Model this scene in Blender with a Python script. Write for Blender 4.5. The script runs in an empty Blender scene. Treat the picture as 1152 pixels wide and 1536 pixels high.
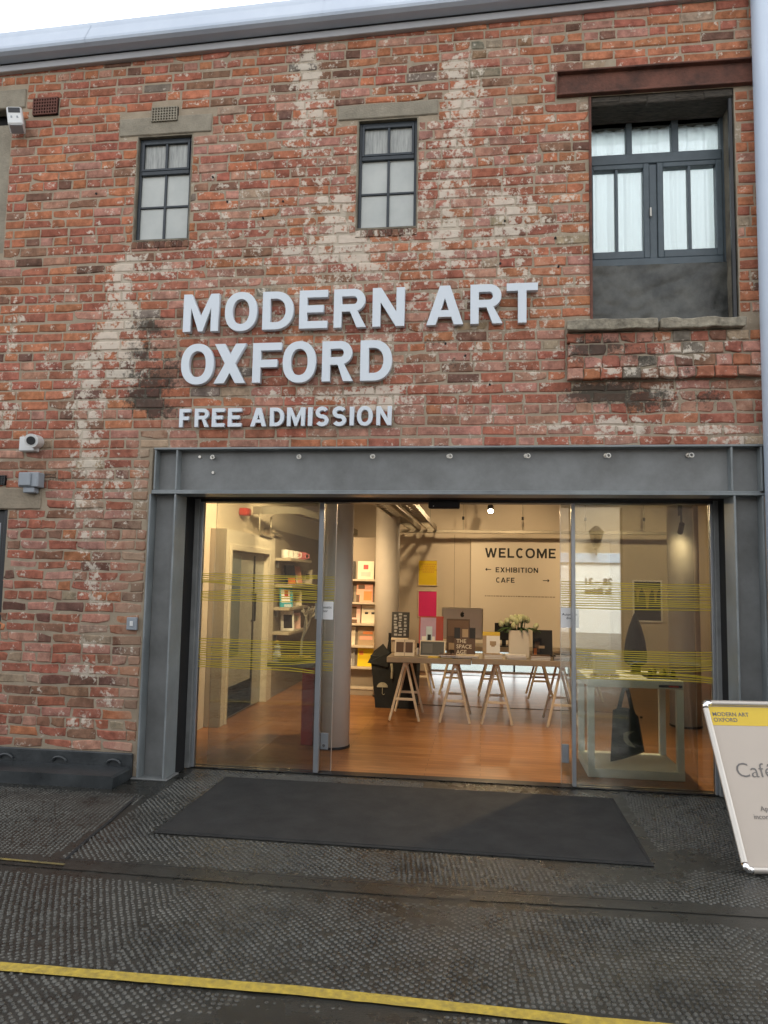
import bpy, bmesh, math, random
import numpy as np
from mathutils import Matrix, Vector, noise as mnoise
random.seed(7)
S = bpy.context.scene
COL = S.collection

# ------------------------------------------------------------------ camera, sky, sun, exposure
cam_data = bpy.data.cameras.new('camera')
cam = bpy.data.objects.new('camera', cam_data); COL.objects.link(cam)
CR = Vector((0.991227, 0.1309363, 0.01801985)); CU = Vector((-0.0058959, -0.09239818, 0.99570468)); CF = Vector((-0.13203888, 0.98707561, 0.09081559))
CP = Vector((0.0, -5.0538, 1.4324))
M = Matrix.Identity(4)
for i in range(3):
    M[i][0] = CR[i]; M[i][1] = CU[i]; M[i][2] = -CF[i]; M[i][3] = CP[i]
cam.matrix_world = M
cam_data.sensor_fit = 'HORIZONTAL'; cam_data.sensor_width = 36.0
cam_data.lens = 1100.0 / 1152.0 * 36.0
cam_data.clip_start = 0.05; cam_data.clip_end = 500
S.camera = cam

SUN_EL, SUN_AZ = 48.0, 12.0          # behind the gallery: its front stands in open shade
world = bpy.data.worlds.new('World'); S.world = world; world.use_nodes = True
wn = world.node_tree.nodes; wl = world.node_tree.links; wn.clear()
sky = wn.new('ShaderNodeTexSky'); sky.sky_type = 'NISHITA'; sky.sun_disc = False
sky.sun_elevation = math.radians(SUN_EL); sky.sun_rotation = math.radians(SUN_AZ)
sky.air_density = 1.0; sky.dust_density = 3.0; sky.ozone_density = 1.0
hs = wn.new('ShaderNodeHueSaturation'); hs.inputs['Saturation'].default_value = 0.14
bg = wn.new('ShaderNodeBackground'); bg.inputs['Strength'].default_value = 0.14
wo = wn.new('ShaderNodeOutputWorld')
wl.new(sky.outputs[0], hs.inputs['Color']); wl.new(hs.outputs[0], bg.inputs[0]); wl.new(bg.outputs[0], wo.inputs[0])
sd = bpy.data.lights.new('sun', 'SUN'); sd.energy = 1.5; sd.angle = math.radians(12); sd.color = (1.0, 0.95, 0.88)
sun = bpy.data.objects.new('sun', sd); COL.objects.link(sun)
az = math.radians(SUN_AZ); el = math.radians(SUN_EL)
to_sun = Vector((math.sin(az) * math.cos(el), math.cos(az) * math.cos(el), math.sin(el)))
sun.rotation_euler = to_sun.to_track_quat('Z', 'Y').to_euler()
S.view_settings.view_transform = 'Standard'; S.view_settings.look = 'None'
S.view_settings.exposure = 1.94; S.view_settings.gamma = 1.0
S.view_settings.use_curve_mapping = False
S.render.engine = 'CYCLES'
S.cycles.use_denoising = True
S.cycles.max_bounces = 8; S.cycles.transparent_max_bounces = 16
S.cycles.sample_clamp_indirect = 6.0
LIGHT_W = 0.50                          # scale of the shop lamps, seen and added

# ------------------------------------------------------------------ materials
def nodes(name):
    m = bpy.data.materials.new(name); m.use_nodes = True
    nt = m.node_tree; nt.nodes.clear()
    out = nt.nodes.new('ShaderNodeOutputMaterial')
    return m, nt, nt.nodes, nt.links, out
def mat(name, c, rough=0.6, metal=0.0, var=0.15, scale=8.0, bump=0.0, bscale=60.0, c2=None, emit=0.0, spec=0.5, coat=0.0, rvar=0.0, stretch=None):
    m, nt, N, L, out = nodes(name)
    b = N.new('ShaderNodeBsdfPrincipled'); L.new(b.outputs[0], out.inputs[0])
    tc = N.new('ShaderNodeTexCoord'); vec = tc.outputs['Object']
    if stretch:
        mp = N.new('ShaderNodeMapping'); mp.inputs['Scale'].default_value = stretch; L.new(vec, mp.inputs[0]); vec = mp.outputs[0]
    n = N.new('ShaderNodeTexNoise'); n.inputs['Scale'].default_value = scale; n.inputs['Detail'].default_value = 6; n.inputs['Roughness'].default_value = 0.65
    L.new(vec, n.inputs['Vector'])
    r = N.new('ShaderNodeValToRGB'); r.color_ramp.elements[0].position = 0.3; r.color_ramp.elements[1].position = 0.7
    if c2 is None:
        a = [max(0, x * (1 - var)) for x in c]; d = [min(1, x * (1 + var)) for x in c]
    else: a, d = c, c2
    r.color_ramp.elements[0].color = (*a, 1); r.color_ramp.elements[1].color = (*d, 1)
    L.new(n.outputs['Fac'], r.inputs[0]); L.new(r.outputs[0], b.inputs['Base Color'])
    b.inputs['Roughness'].default_value = rough; b.inputs['Metallic'].default_value = metal
    b.inputs['Specular IOR Level'].default_value = spec; b.inputs['Coat Weight'].default_value = coat
    if rvar:
        mr = N.new('ShaderNodeMapRange'); mr.inputs[1].default_value = 0.3; mr.inputs[2].default_value = 0.7
        mr.inputs[3].default_value = max(0.03, rough - rvar); mr.inputs[4].default_value = min(1, rough + rvar)
        L.new(n.outputs['Fac'], mr.inputs[0]); L.new(mr.outputs[0], b.inputs['Roughness'])
    if emit:
        b.inputs['Emission Color'].default_value = (*c, 1); b.inputs['Emission Strength'].default_value = emit
    if bump:
        n2 = N.new('ShaderNodeTexNoise'); n2.inputs['Scale'].default_value = bscale; n2.inputs['Detail'].default_value = 5
        L.new(vec, n2.inputs['Vector'])
        bp = N.new('ShaderNodeBump'); bp.inputs['Strength'].default_value = bump; bp.inputs['Distance'].default_value = 0.01
        L.new(n2.outputs['Fac'], bp.inputs['Height']); L.new(bp.outputs[0], b.inputs['Normal'])
    return m
def glass_mat(name, tint=(0.93, 0.95, 0.93), mult=2.6, rough=0.0):
    m, nt, N, L, out = nodes(name)
    t = N.new('ShaderNodeBsdfTransparent'); t.inputs[0].default_value = (*tint, 1)
    g = N.new('ShaderNodeBsdfGlossy'); g.inputs['Roughness'].default_value = rough
    f = N.new('ShaderNodeFresnel'); f.inputs[0].default_value = 1.5
    mu = N.new('ShaderNodeMath'); mu.operation = 'MULTIPLY'; mu.use_clamp = True; mu.inputs[1].default_value = mult
    mx = N.new('ShaderNodeMixShader')
    L.new(f.outputs[0], mu.inputs[0]); L.new(mu.outputs[0], mx.inputs[0]); L.new(t.outputs[0], mx.inputs[1]); L.new(g.outputs[0], mx.inputs[2])
    L.new(mx.outputs[0], out.inputs[0])
    return m
def masonry(name, is_brick):
    m, nt, N, L, out = nodes(name)
    b = N.new('ShaderNodeBsdfPrincipled'); L.new(b.outputs[0], out.inputs[0])
    b.inputs['Specular IOR Level'].default_value = 0.12
    tc = N.new('ShaderNodeTexCoord'); vec = tc.outputs['Object']
    def noi(sc, det=6, ro=0.6, v=vec):
        n = N.new('ShaderNodeTexNoise'); n.inputs['Scale'].default_value = sc; n.inputs['Detail'].default_value = det; n.inputs['Roughness'].default_value = ro
        L.new(v, n.inputs['Vector']); return n.outputs['Fac']
    def mth(op, a, b2=None, clamp=False):
        q = N.new('ShaderNodeMath'); q.operation = op; q.use_clamp = clamp
        for i, x in enumerate((a, b2)):
            if x is None: continue
            if isinstance(x, (int, float)): q.inputs[i].default_value = x
            else: L.new(x, q.inputs[i])
        return q.outputs[0]
    def sm(x, lo, hi, o0=0.0, o1=1.0):
        q = N.new('ShaderNodeMapRange'); q.interpolation_type = 'SMOOTHSTEP'
        for i, v in enumerate((lo, hi, o0, o1)): q.inputs[i + 1].default_value = v
        L.new(x, q.inputs[0]); return q.outputs[0]
    def mix(f, a, b2, mode='MIX'):
        q = N.new('ShaderNodeMix'); q.data_type = 'RGBA'; q.blend_type = mode
        if isinstance(f, (int, float)): q.inputs[0].default_value = f
        else: L.new(f, q.inputs[0])
        for i, x in ((6, a), (7, b2)):
            if isinstance(x, tuple): q.inputs[i].default_value = (*x, 1)
            else: L.new(x, q.inputs[i])
        return q.outputs[2]
    ak = N.new('ShaderNodeAttribute'); ak.attribute_name = 'marks'
    sp = N.new('ShaderNodeSeparateColor'); L.new(ak.outputs['Color'], sp.inputs[0])
    wash, grime, smear = sp.outputs[0], sp.outputs[1], sp.outputs[2]
    n_f, n_m, n_c, n_x = noi(70, 8, 0.7), noi(16, 7, 0.65), noi(3.5, 5), noi(240, 4)
    mort = mix(n_m, (0.29, 0.235, 0.17), (0.46, 0.385, 0.29))
    wcl = sm(n_c, 0.3, 0.7, 0.80, 1.14)
    if is_brick:
        at = N.new('ShaderNodeAttribute'); at.attribute_name = 'tint'
        v1 = sm(n_m, 0.25, 0.75, 0.62, 1.3)
        col = mix(1.0, at.outputs['Color'], v1, 'MULTIPLY')
        col = mix(1.0, col, wcl, 'MULTIPLY')
        spk = sm(n_f, 0.62, 0.72); col = mix(mth('MULTIPLY', spk, 0.35), col, (0.42, 0.27, 0.19))
        dk = sm(n_f, 0.40, 0.30); col = mix(mth('MULTIPLY', dk, 0.55), col, (0.07, 0.04, 0.03))
        s2 = sm(mth('ADD', mth('MULTIPLY', smear, 0.70), mth('MULTIPLY', mth('ADD', n_m, n_c), 0.5)), 0.64, 0.84)
        col = mix(mth('MULTIPLY', s2, 0.52), col, mix(n_f, (0.33, 0.215, 0.15), (0.40, 0.31, 0.22)))
    else:
        col = mix(sm(n_c, 0.3, 0.7, 0, 0.45), mort, (0.21, 0.17, 0.125))
    base_sum = mth('ADD', mth('MULTIPLY', n_m, 0.8), mth('MULTIPLY', n_f, 0.5))
    wn_ = mth('ADD', mth('MULTIPLY', noi(13, 4, 0.55), 1.0), mth('ADD', mth('MULTIPLY', noi(42, 5, 0.7), 0.85), mth('MULTIPLY', n_f, 0.3)))
    wt = mth('ADD', mth('MULTIPLY', wash, 0.66), mth('MULTIPLY', mth('SUBTRACT', wn_, 1.025), 1.18))
    wt = mth('ADD', wt, 1.025)
    wm = sm(wt, 1.31, 1.49)
    wcol = mix(n_m, (0.52, 0.45, 0.36), (0.76, 0.70, 0.60))
    col = mix(mth('MULTIPLY', wm, 0.84 if is_brick else 0.5), col, wcol)
    gt = mth('ADD', mth('MULTIPLY', grime, 0.6), base_sum)
    gt = mth('ADD', gt, mth('MULTIPLY', mth('SUBTRACT', noi(30, 6, 0.75), 0.5), 0.8)); gm = sm(gt, 0.86, 1.12)
    col = mix(mth('MULTIPLY', gm, 0.85), col, (0.045, 0.042, 0.035))
    L.new(col, b.inputs['Base Color'])
    b.inputs['Roughness'].default_value = 0.9
    h = mth('ADD', mth('ADD', mth('MULTIPLY', n_f, 0.5), mth('MULTIPLY', n_x, 0.25)), mth('MULTIPLY', wm, 0.25))
    bp = N.new('ShaderNodeBump'); bp.inputs['Strength'].default_value = 0.8; bp.inputs['Distance'].default_value = 0.005
    L.new(h, bp.inputs['Height']); L.new(bp.outputs[0], b.inputs['Normal'])
    return m
def ground_mat(name, lo, hi, r0, r1):
    m, nt, N, L, out = nodes(name)
    b = N.new('ShaderNodeBsdfPrincipled'); L.new(b.outputs[0], out.inputs[0])
    tc = N.new('ShaderNodeTexCoord')
    def noi(sc, det=6):
        n = N.new('ShaderNodeTexNoise'); n.inputs['Scale'].default_value = sc; n.inputs['Detail'].default_value = det; n.inputs['Roughness'].default_value = 0.65
        L.new(tc.outputs['Object'], n.inputs['Vector']); return n.outputs['Fac']
    a, c, f = noi(1.7), noi(9), noi(120, 4)
    ad = N.new('ShaderNodeMath'); ad.operation = 'ADD'; L.new(a, ad.inputs[0]); L.new(c, ad.inputs[1])
    r = N.new('ShaderNodeValToRGB'); r.color_ramp.elements[0].position = 0.35; r.color_ramp.elements[1].position = 0.7
    r.color_ramp.elements[0].color = (*lo, 1); r.color_ramp.elements[1].color = (*hi, 1)
    hf = N.new('ShaderNodeMath'); hf.operation = 'MULTIPLY'; hf.inputs[1].default_value = 0.5; L.new(ad.outputs[0], hf.inputs[0])
    L.new(hf.outputs[0], r.inputs[0]); L.new(r.outputs[0], b.inputs['Base Color'])
    mr = N.new('ShaderNodeMapRange'); mr.inputs[1].default_value = 0.36; mr.inputs[2].default_value = 0.64; mr.inputs[3].default_value = r0; mr.inputs[4].default_value = r1
    L.new(hf.outputs[0], mr.inputs[0]); L.new(mr.outputs[0], b.inputs['Roughness'])
    bp = N.new('ShaderNodeBump'); bp.inputs['Strength'].default_value = 0.35; bp.inputs['Distance'].default_value = 0.006
    L.new(f, bp.inputs['Height']); L.new(bp.outputs[0], b.inputs['Normal'])
    return m
def wood_floor():
    m, nt, N, L, out = nodes('oak_floor')
    b = N.new('ShaderNodeBsdfPrincipled'); L.new(b.outputs[0], out.inputs[0])
    tc = N.new('ShaderNodeTexCoord')
    br = N.new('ShaderNodeTexBrick'); L.new(tc.outputs['Object'], br.inputs['Vector'])
    br.inputs['Scale'].default_value = 1.0; br.inputs['Brick Width'].default_value = 1.1; br.inputs['Row Height'].default_value = 0.075
    br.inputs['Mortar Size'].default_value = 0.0016; br.offset = 0.37
    br.inputs['Color1'].default_value = (0.37, 0.175, 0.068, 1); br.inputs['Color2'].default_value = (0.27, 0.115, 0.043, 1); br.inputs['Mortar'].default_value = (0.05, 0.02, 0.01, 1)
    mp = N.new('ShaderNodeMapping'); mp.inputs['Scale'].default_value = (1.5, 26, 1); L.new(tc.outputs['Object'], mp.inputs[0])
    n = N.new('ShaderNodeTexNoise'); n.inputs['Scale'].default_value = 3; n.inputs['Detail'].default_value = 6; L.new(mp.outputs[0], n.inputs['Vector'])
    mr = N.new('ShaderNodeMapRange'); mr.inputs[1].default_value = 0.3; mr.inputs[2].default_value = 0.7; mr.inputs[3].default_value = 0.7; mr.inputs[4].default_value = 1.25
    L.new(n.outputs['Fac'], mr.inputs[0])
    mx = N.new('ShaderNodeMix'); mx.data_type = 'RGBA'; mx.blend_type = 'MULTIPLY'; mx.inputs[0].default_value = 1
    L.new(br.outputs['Color'], mx.inputs[6]); L.new(mr.outputs[0], mx.inputs[7]); L.new(mx.outputs[2], b.inputs['Base Color'])
    b.inputs['Roughness'].default_value = 0.3
    bp = N.new('ShaderNodeBump'); bp.inputs['Strength'].default_value = 0.08; bp.inputs['Distance'].default_value = 0.004
    L.new(n.outputs['Fac'], bp.inputs['Height']); L.new(bp.outputs[0], b.inputs['Normal'])
    return m
X = {}
X['brick'] = masonry('old_brick', True); X['mortar'] = masonry('lime_mortar', False)
X['stone'] = mat('lintel_stone', (0.27, 0.24, 0.185), 0.9, var=0.2, scale=9, bump=0.5, bscale=80)
X['sillstone'] = mat('sill_stone', (0.12, 0.105, 0.08), 0.95, c2=(0.38, 0.34, 0.26), scale=14, bump=0.9, bscale=40)
X['render'] = mat('patch_render', (0.27, 0.225, 0.165), 0.9, var=0.18, scale=10, bump=0.4)
X['steel'] = mat('grey_painted_steel', (0.155, 0.175, 0.18), 0.42, 0.0, c2=(0.27, 0.295, 0.30), scale=3.2, bump=0.06, bscale=30, rvar=0.1)
X['steelweb'] = mat('grey_painted_web', (0.12, 0.125, 0.122), 0.5, 0.0, c2=(0.235, 0.245, 0.243), scale=2.6, bump=0.08, bscale=20, rvar=0.12)
X['rust'] = mat('rusty_steel', (0.045, 0.024, 0.018), 0.85, c2=(0.19, 0.075, 0.05), scale=5, bump=0.5, bscale=60)
X['winmetal'] = mat('window_paint', (0.022, 0.030, 0.038), 0.45, var=0.25, scale=20, bump=0.1)
X['winblue'] = mat('window_blue_grey', (0.068, 0.092, 0.108), 0.45, var=0.15, scale=12, bump=0.06)
X['frost'] = mat('frosted_glass', (0.37, 0.395, 0.375), 0.28, c2=(0.47, 0.49, 0.46), scale=4, spec=0.7)
X['flute'] = mat('fluted_glass', (0.17, 0.18, 0.17), 0.3, c2=(0.40, 0.41, 0.38), scale=9, spec=0.7, stretch=(9, 1, 0.7))
def net_mat():
    m, nt, N, L, out = nodes('net_curtain')
    a = N.new('ShaderNodeBsdfDiffuse'); a.inputs[0].default_value = (.72, .77, .80, 1); t = N.new('ShaderNodeBsdfTranslucent'); t.inputs[0].default_value = (.56, .64, .68, 1)
    mx = N.new('ShaderNodeMixShader'); mx.inputs[0].default_value = .5; L.new(a.outputs[0], mx.inputs[1]); L.new(t.outputs[0], mx.inputs[2]); L.new(mx.outputs[0], out.inputs[0]); return m
X['net'] = net_mat()
X['plastic'] = mat('grey_membrane', (0.022, 0.024, 0.022), 0.45, c2=(0.11, 0.112, 0.10), scale=6, bump=0.5, bscale=14)
X['rotten'] = mat('rotten_timber', (0.03, 0.026, 0.022), 0.9, c2=(0.11, 0.095, 0.075), scale=18, bump=0.8, bscale=50, stretch=(1, 4, 6))
X['reveal'] = mat('stained_plaster', (0.10, 0.085, 0.065), 0.9, c2=(0.26, 0.23, 0.17), scale=6, bump=0.5)
X['dark'] = mat('black_void', (0.006, 0.006, 0.007), 0.8)
X['blackmetal'] = mat('black_metal', (0.012, 0.013, 0.015), 0.4, var=0.2)
X['alu'] = mat('anodised_frame', (0.34, 0.36, 0.38), 0.32, 0.55, var=0.08)
X['white_pvc'] = mat('white_plastic', (0.42, 0.49, 0.59), 0.42, c2=(0.50, 0.57, 0.66), scale=2.2, spec=0.4, stretch=(1, 1, .5))
X['flash'] = mat('zinc_flashing', (0.40, 0.40, 0.41), 0.45, 0.4, var=0.1, scale=3)
X['signwhite'] = mat('sign_paint', (0.62, 0.68, 0.735), 0.38, var=0.02, scale=3)
X['glass'] = glass_mat('door_glass'); X['wglass'] = glass_mat('window_glass', (0.9, 0.93, 0.93), 1.6)
X['vinyl'] = mat('yellow_vinyl', (0.50, 0.39, 0.02), 0.5, var=0.1)
X['ground'] = ground_mat('worn_asphalt', (0.013, 0.0135, 0.012), (0.042, 0.042, 0.036), 0.13, 0.46)
X['stud'] = ground_mat('worn_stud', (0.022, 0.023, 0.020), (0.15, 0.148, 0.128), 0.2, 0.5)
X['band'] = ground_mat('smooth_band', (0.018, 0.0185, 0.017), (0.05, 0.05, 0.043), 0.16, 0.5)
X['crack'] = mat('dirt_crack', (0.012, 0.012, 0.012), 0.9)
X['yellow_line'] = mat('yellow_road_paint', (0.24, 0.18, 0.04), 0.6, c2=(0.50, 0.36, 0.045), scale=38, bump=0.4, bscale=45)
X['faded_yellow'] = mat('faded_road_paint', (0.045, 0.043, 0.035), 0.6, c2=(0.26, 0.20, 0.05), scale=20)
X['mat'] = mat('charcoal_mat', (0.014, 0.014, 0.0135), 0.9, c2=(0.031, 0.031, 0.029), scale=5, bump=0.5, bscale=220)
X['rubber'] = mat('black_edging', (0.020, 0.024, 0.026), 0.38, c2=(0.055, 0.062, 0.065), scale=5, bump=0.2, rvar=0.12)
X['oak'] = wood_floor()
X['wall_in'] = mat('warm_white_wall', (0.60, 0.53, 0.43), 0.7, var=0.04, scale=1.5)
X['wall_shade'] = mat('shaded_taupe_wall', (0.30, 0.255, 0.20), 0.7, var=0.05, scale=2)  # darkened wall tone: shade painted on return wall and partition end; taupe elsewhere
X['panel'] = mat('sign_panel', (0.72, 0.66, 0.56), 0.6, var=0.02, scale=1.5)
X['column'] = mat('grey_column', (0.60, 0.57, 0.52), 0.55, var=0.06, scale=2)
X['ceil'] = mat('ceiling_paint', (0.5, 0.45, 0.38), 0.8)
X['ink'] = mat('black_lettering', (0.012, 0.012, 0.012), 0.6)
X['greyink'] = mat('grey_lettering', (0.16, 0.15, 0.14), 0.6)
X['paper'] = mat('white_paper', (0.84, 0.83, 0.81), 0.7, var=0.03)
X['galv'] = mat('cable_tray_metal', (0.34, 0.31, 0.25), 0.45, 0.5, var=0.12)
X['red'] = mat('red_plastic', (0.42, 0.045, 0.03), 0.45)
X['birch'] = mat('pale_timber', (0.70, 0.60, 0.46), 0.55, var=0.1, scale=6, stretch=(1, 1, 0.2))
X['tabletop'] = mat('taupe_tabletop', (0.33, 0.27, 0.20), 0.45, var=0.08)
X['plinth'] = mat('pale_plinth_paint', (0.80, 0.84, 0.80), 0.5, var=0.03)
X['blackcloth'] = mat('black_cloth', (0.010, 0.013, 0.015), 0.85, var=0.3, bump=0.4, bscale=12)
X['bagcloth'] = mat('dark_green_cloth', (0.008, 0.018, 0.020), 0.8, c2=(0.02, 0.035, 0.036), scale=5, bump=0.4, bscale=14)
X['palefig'] = mat('pale_print', (0.34, 0.33, 0.25), 0.8, var=0.3, scale=30)
X['silver'] = mat('brushed_aluminium', (0.62, 0.60, 0.57), 0.35, 0.75, var=0.03)
X['chrome'] = mat('chrome_cap', (0.8, 0.8, 0.8), 0.08, 1.0, var=0.02)
X['alu_bright'] = mat('satin_aluminium', (0.60, 0.56, 0.50), 0.3, 0.6, var=0.04)
X['poster'] = mat('poster_sheet', (0.53, 0.46, 0.385), 0.22, var=0.025, scale=3, spec=0.5)
X['posteryellow'] = mat('poster_yellow', (0.72, 0.50, 0.035), 0.3, var=0.04)
X['yellowp'] = mat('yellow_print', (0.80, 0.58, 0.01), 0.6, var=0.03); X['pinkp'] = mat('pink_print', (0.82, 0.03, 0.20), 0.6, var=0.03)
X['orangeink'] = mat('orange_ink', (0.62, 0.33, 0.02), 0.6)
X['petal'] = mat('cream_petal', (0.72, 0.72, 0.50), 0.6, c2=(0.45, 0.52, 0.25), scale=22); X['leaf'] = mat('tulip_leaf', (0.05, 0.10, 0.03), 0.5, var=0.3)
X['twig'] = mat('white_twig', (0.72, 0.66, 0.54), 0.6)
X['gold'] = mat('gold_dish', (0.65, 0.48, 0.16), 0.3, 0.8, var=0.2, scale=30)
X['teal'] = mat('door_grey', (0.42, 0.42, 0.38), 0.6, var=0.08)
X['doorglass'] = mat('door_vision_panel', (0.17, 0.22, 0.24), 0.2, var=0.2, scale=3)
X['shelf'] = mat('shelf_paint', (0.50, 0.44, 0.35), 0.55)
X['housing'] = mat('white_housing', (0.62, 0.63, 0.62), 0.4, var=0.06, scale=12)
X['greybox'] = mat('grey_housing', (0.27, 0.30, 0.33), 0.4, var=0.06, scale=12)
X['bolt'] = mat('zinc_bolt', (0.55, 0.53, 0.48), 0.35, 0.8)
X['lamp'] = mat('lamp_glow', (1.0, 0.85, 0.6), 0.5, emit=14.0)
X['facade'] = mat('white_facade', (0.87, 0.89, 0.88), 0.7, var=0.03, scale=1)
X['bluetrim'] = mat('pale_blue_trim', (0.45, 0.58, 0.75), 0.6)
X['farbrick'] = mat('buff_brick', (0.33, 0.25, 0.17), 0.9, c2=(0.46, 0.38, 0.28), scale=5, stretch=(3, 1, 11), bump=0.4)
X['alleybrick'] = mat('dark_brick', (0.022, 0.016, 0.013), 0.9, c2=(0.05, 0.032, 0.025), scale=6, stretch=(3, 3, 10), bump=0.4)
X['paving'] = mat('pale_paving', (0.11, 0.135, 0.13), 0.8, var=0.1, scale=2)
X['terracotta'] = mat('terracotta_grille', (0.14, 0.055, 0.04), 0.85, var=0.2)
def flat(name, c, rough=0.5): return mat(name, c, rough, var=0.06, scale=15)

# ------------------------------------------------------------------ mesh helpers
SG = [(-1, -1, -1), (1, -1, -1), (1, 1, -1), (-1, 1, -1), (-1, -1, 1), (1, -1, 1), (1, 1, 1), (-1, 1, 1)]
class MB:
    def __init__(s): s.v = []; s.f = []
    def add(s, vs, fs, mtx=None):
        o = len(s.v)
        s.v += [tuple(mtx @ Vector(p)) for p in vs] if mtx is not None else [tuple(p) for p in vs]
        s.f += [tuple(i + o for i in f) for f in fs]; return s
    def box(s, x0, x1, y0, y1, z0, z1, ch=0.0, mtx=None):
        if x1 < x0: x0, x1 = x1, x0
        if y1 < y0: y0, y1 = y1, y0
        if z1 < z0: z0, z1 = z1, z0
        ch = min(ch, 0.45 * min(x1 - x0, y1 - y0, z1 - z0))
        c = ((x0 + x1) / 2, (y0 + y1) / 2, (z0 + z1) / 2); h = ((x1 - x0) / 2, (y1 - y0) / 2, (z1 - z0) / 2)
        if ch <= 0:
            vs = [tuple(c[k] + g[k] * h[k] for k in range(3)) for g in SG]
            fs = [(0, 3, 2, 1), (4, 5, 6, 7), (0, 1, 5, 4), (1, 2, 6, 5), (2, 3, 7, 6), (3, 0, 4, 7)]
            return s.add(vs, fs, mtx)
        vs = []; idx = {}
        for g in SG:
            for a in range(3):
                idx[(g, a)] = len(vs)
                vs.append(tuple(c[k] + g[k] * (h[k] if k == a else h[k] - ch) for k in range(3)))
        fs = []
        for a in range(3):
            b, d = (a + 1) % 3, (a + 2) % 3
            for sg in (-1, 1):
                q = []
                for (p, r) in ((-1, -1), (1, -1), (1, 1), (-1, 1)):
                    g = [0, 0, 0]; g[a] = sg; g[b] = p; g[d] = r; q.append(idx[(tuple(g), a)])
                fs.append(tuple(q if sg > 0 else q[::-1]))
            for p in (-1, 1):
                for r in (-1, 1):
                    g0 = [0, 0, 0]; g0[a] = -1; g0[b] = p; g0[d] = r; g1 = list(g0); g1[a] = 1
                    q = [idx[(tuple(g0), b)], idx[(tuple(g1), b)], idx[(tuple(g1), d)], idx[(tuple(g0), d)]]
                    fs.append(tuple(q[::-1] if p * r > 0 else q))
        for g in SG:
            q = [idx[(g, 0)], idx[(g, 1)], idx[(g, 2)]]
            fs.append(tuple(q if g[0] * g[1] * g[2] > 0 else q[::-1]))
        return s.add(vs, fs, mtx)
    def cyl(s, p0, p1, r0, r1=None, n=16, cap=True):
        r1 = r0 if r1 is None else r1
        p0, p1 = Vector(p0), Vector(p1); d = (p1 - p0).normalized()
        a = d.orthogonal().normalized(); b = d.cross(a)
        vs = []
        for p, r in ((p0, r0), (p1, r1)):
            for i in range(n):
                t = 2 * math.pi * i / n; vs.append(p + a * (r * math.cos(t)) + b * (r * math.sin(t)))
        fs = [(i, (i + 1) % n, n + (i + 1) % n, n + i) for i in range(n)]
        if cap: fs += [tuple(range(n - 1, -1, -1)), tuple(range(n, 2 * n))]
        return s.add(vs, fs)
    def tube(s, pts, r, n=8, closed=False):
        pts = [Vector(p) for p in pts]; m = len(pts); base = len(s.v); prev = None
        rr = r if isinstance(r, (list, tuple)) else [r] * m
        for i, p in enumerate(pts):
            if closed: d = pts[(i + 1) % m] - pts[i - 1]
            else: d = pts[min(i + 1, m - 1)] - pts[max(i - 1, 0)]
            d.normalize()
            a = d.orthogonal() if prev is None else prev - d * prev.dot(d)
            a.normalize(); prev = a; b = d.cross(a)
            for k in range(n):
                t = 2 * math.pi * k / n; s.v.append(tuple(p + a * (rr[i] * math.cos(t)) + b * (rr[i] * math.sin(t))))
        for i in range(m if closed else m - 1):
            j = (i + 1) % m
            for k in range(n):
                s.f.append((base + i * n + k, base + i * n + (k + 1) % n, base + j * n + (k + 1) % n, base + j * n + k))
        if not closed:
            s.f.append(tuple(base + k for k in range(n - 1, -1, -1))); s.f.append(tuple(base + (m - 1) * n + k for k in range(n)))
        return s
    def lathe(s, c, prof, n=20):
        base = len(s.v)
        for r, z in prof:
            for i in range(n):
                t = 2 * math.pi * i / n; s.v.append((c[0] + r * math.cos(t), c[1] + r * math.sin(t), c[2] + z))
        for j in range(len(prof) - 1):
            for i in range(n):
                s.f.append((base + j * n + i, base + j * n + (i + 1) % n, base + (j + 1) * n + (i + 1) % n, base + (j + 1) * n + i))
        s.f.append(tuple(base + i for i in range(n - 1, -1, -1))); s.f.append(tuple(base + (len(prof) - 1) * n + i for i in range(n)))
        return s
    def prism(s, poly, y0, y1, mtx=None):       # polygon in x,z extruded along y
        n = len(poly)
        vs = [(x, y0, z) for x, z in poly] + [(x, y1, z) for x, z in poly]
        fs = [tuple(range(n)), tuple(range(2 * n - 1, n - 1, -1))] + [(i, n + i, n + (i + 1) % n, (i + 1) % n) for i in range(n)]
        return s.add(vs, fs, mtx)
    def mesh(s, name, fix=True):
        me = bpy.data.meshes.new(name); me.from_pydata(s.v, [], s.f)
        if fix:
            bm = bmesh.new(); bm.from_mesh(me); bmesh.ops.recalc_face_normals(bm, faces=bm.faces); bm.to_mesh(me); bm.free()
        me.update(); return me
def link(name, me, m, parent=None, kind=None, label=None, smooth=False):
    if m is not None: me.materials.clear(); me.materials.append(m)
    if smooth:
        for p in me.polygons: p.use_smooth = True
    o = bpy.data.objects.new(name, me); COL.objects.link(o)
    if parent is not None:
        o.parent = parent
        if parent.type == 'EMPTY': o.matrix_parent_inverse = parent.matrix_basis.inverted()
    if kind: o['kind'] = kind
    if label: o['label'] = label
    return o
def part(name, mb, m, parent, **k): return link(name, mb.mesh(name), m, parent, **k)
def thing(name, label, cat, loc, group=None):
    o = bpy.data.objects.new(name, None); COL.objects.link(o); o.location = loc; o.empty_display_size = 0.1
    o['label'] = label; o['category'] = cat
    if group: o['group'] = group
    return o
def struct(name, mb, m, **k): return link(name, mb.mesh(name), m, None, kind='structure', **k)
def copy_thing(root, loc, label, group=None):
    r = root.copy(); COL.objects.link(r); r.location = loc; r['label'] = label
    if group: r['group'] = group
    for ch in list(root.children):
        c = ch.copy(); COL.objects.link(c); c.parent = r
        for g in list(ch.children):
            d = g.copy(); COL.objects.link(d); d.parent = c
    return r

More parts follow.
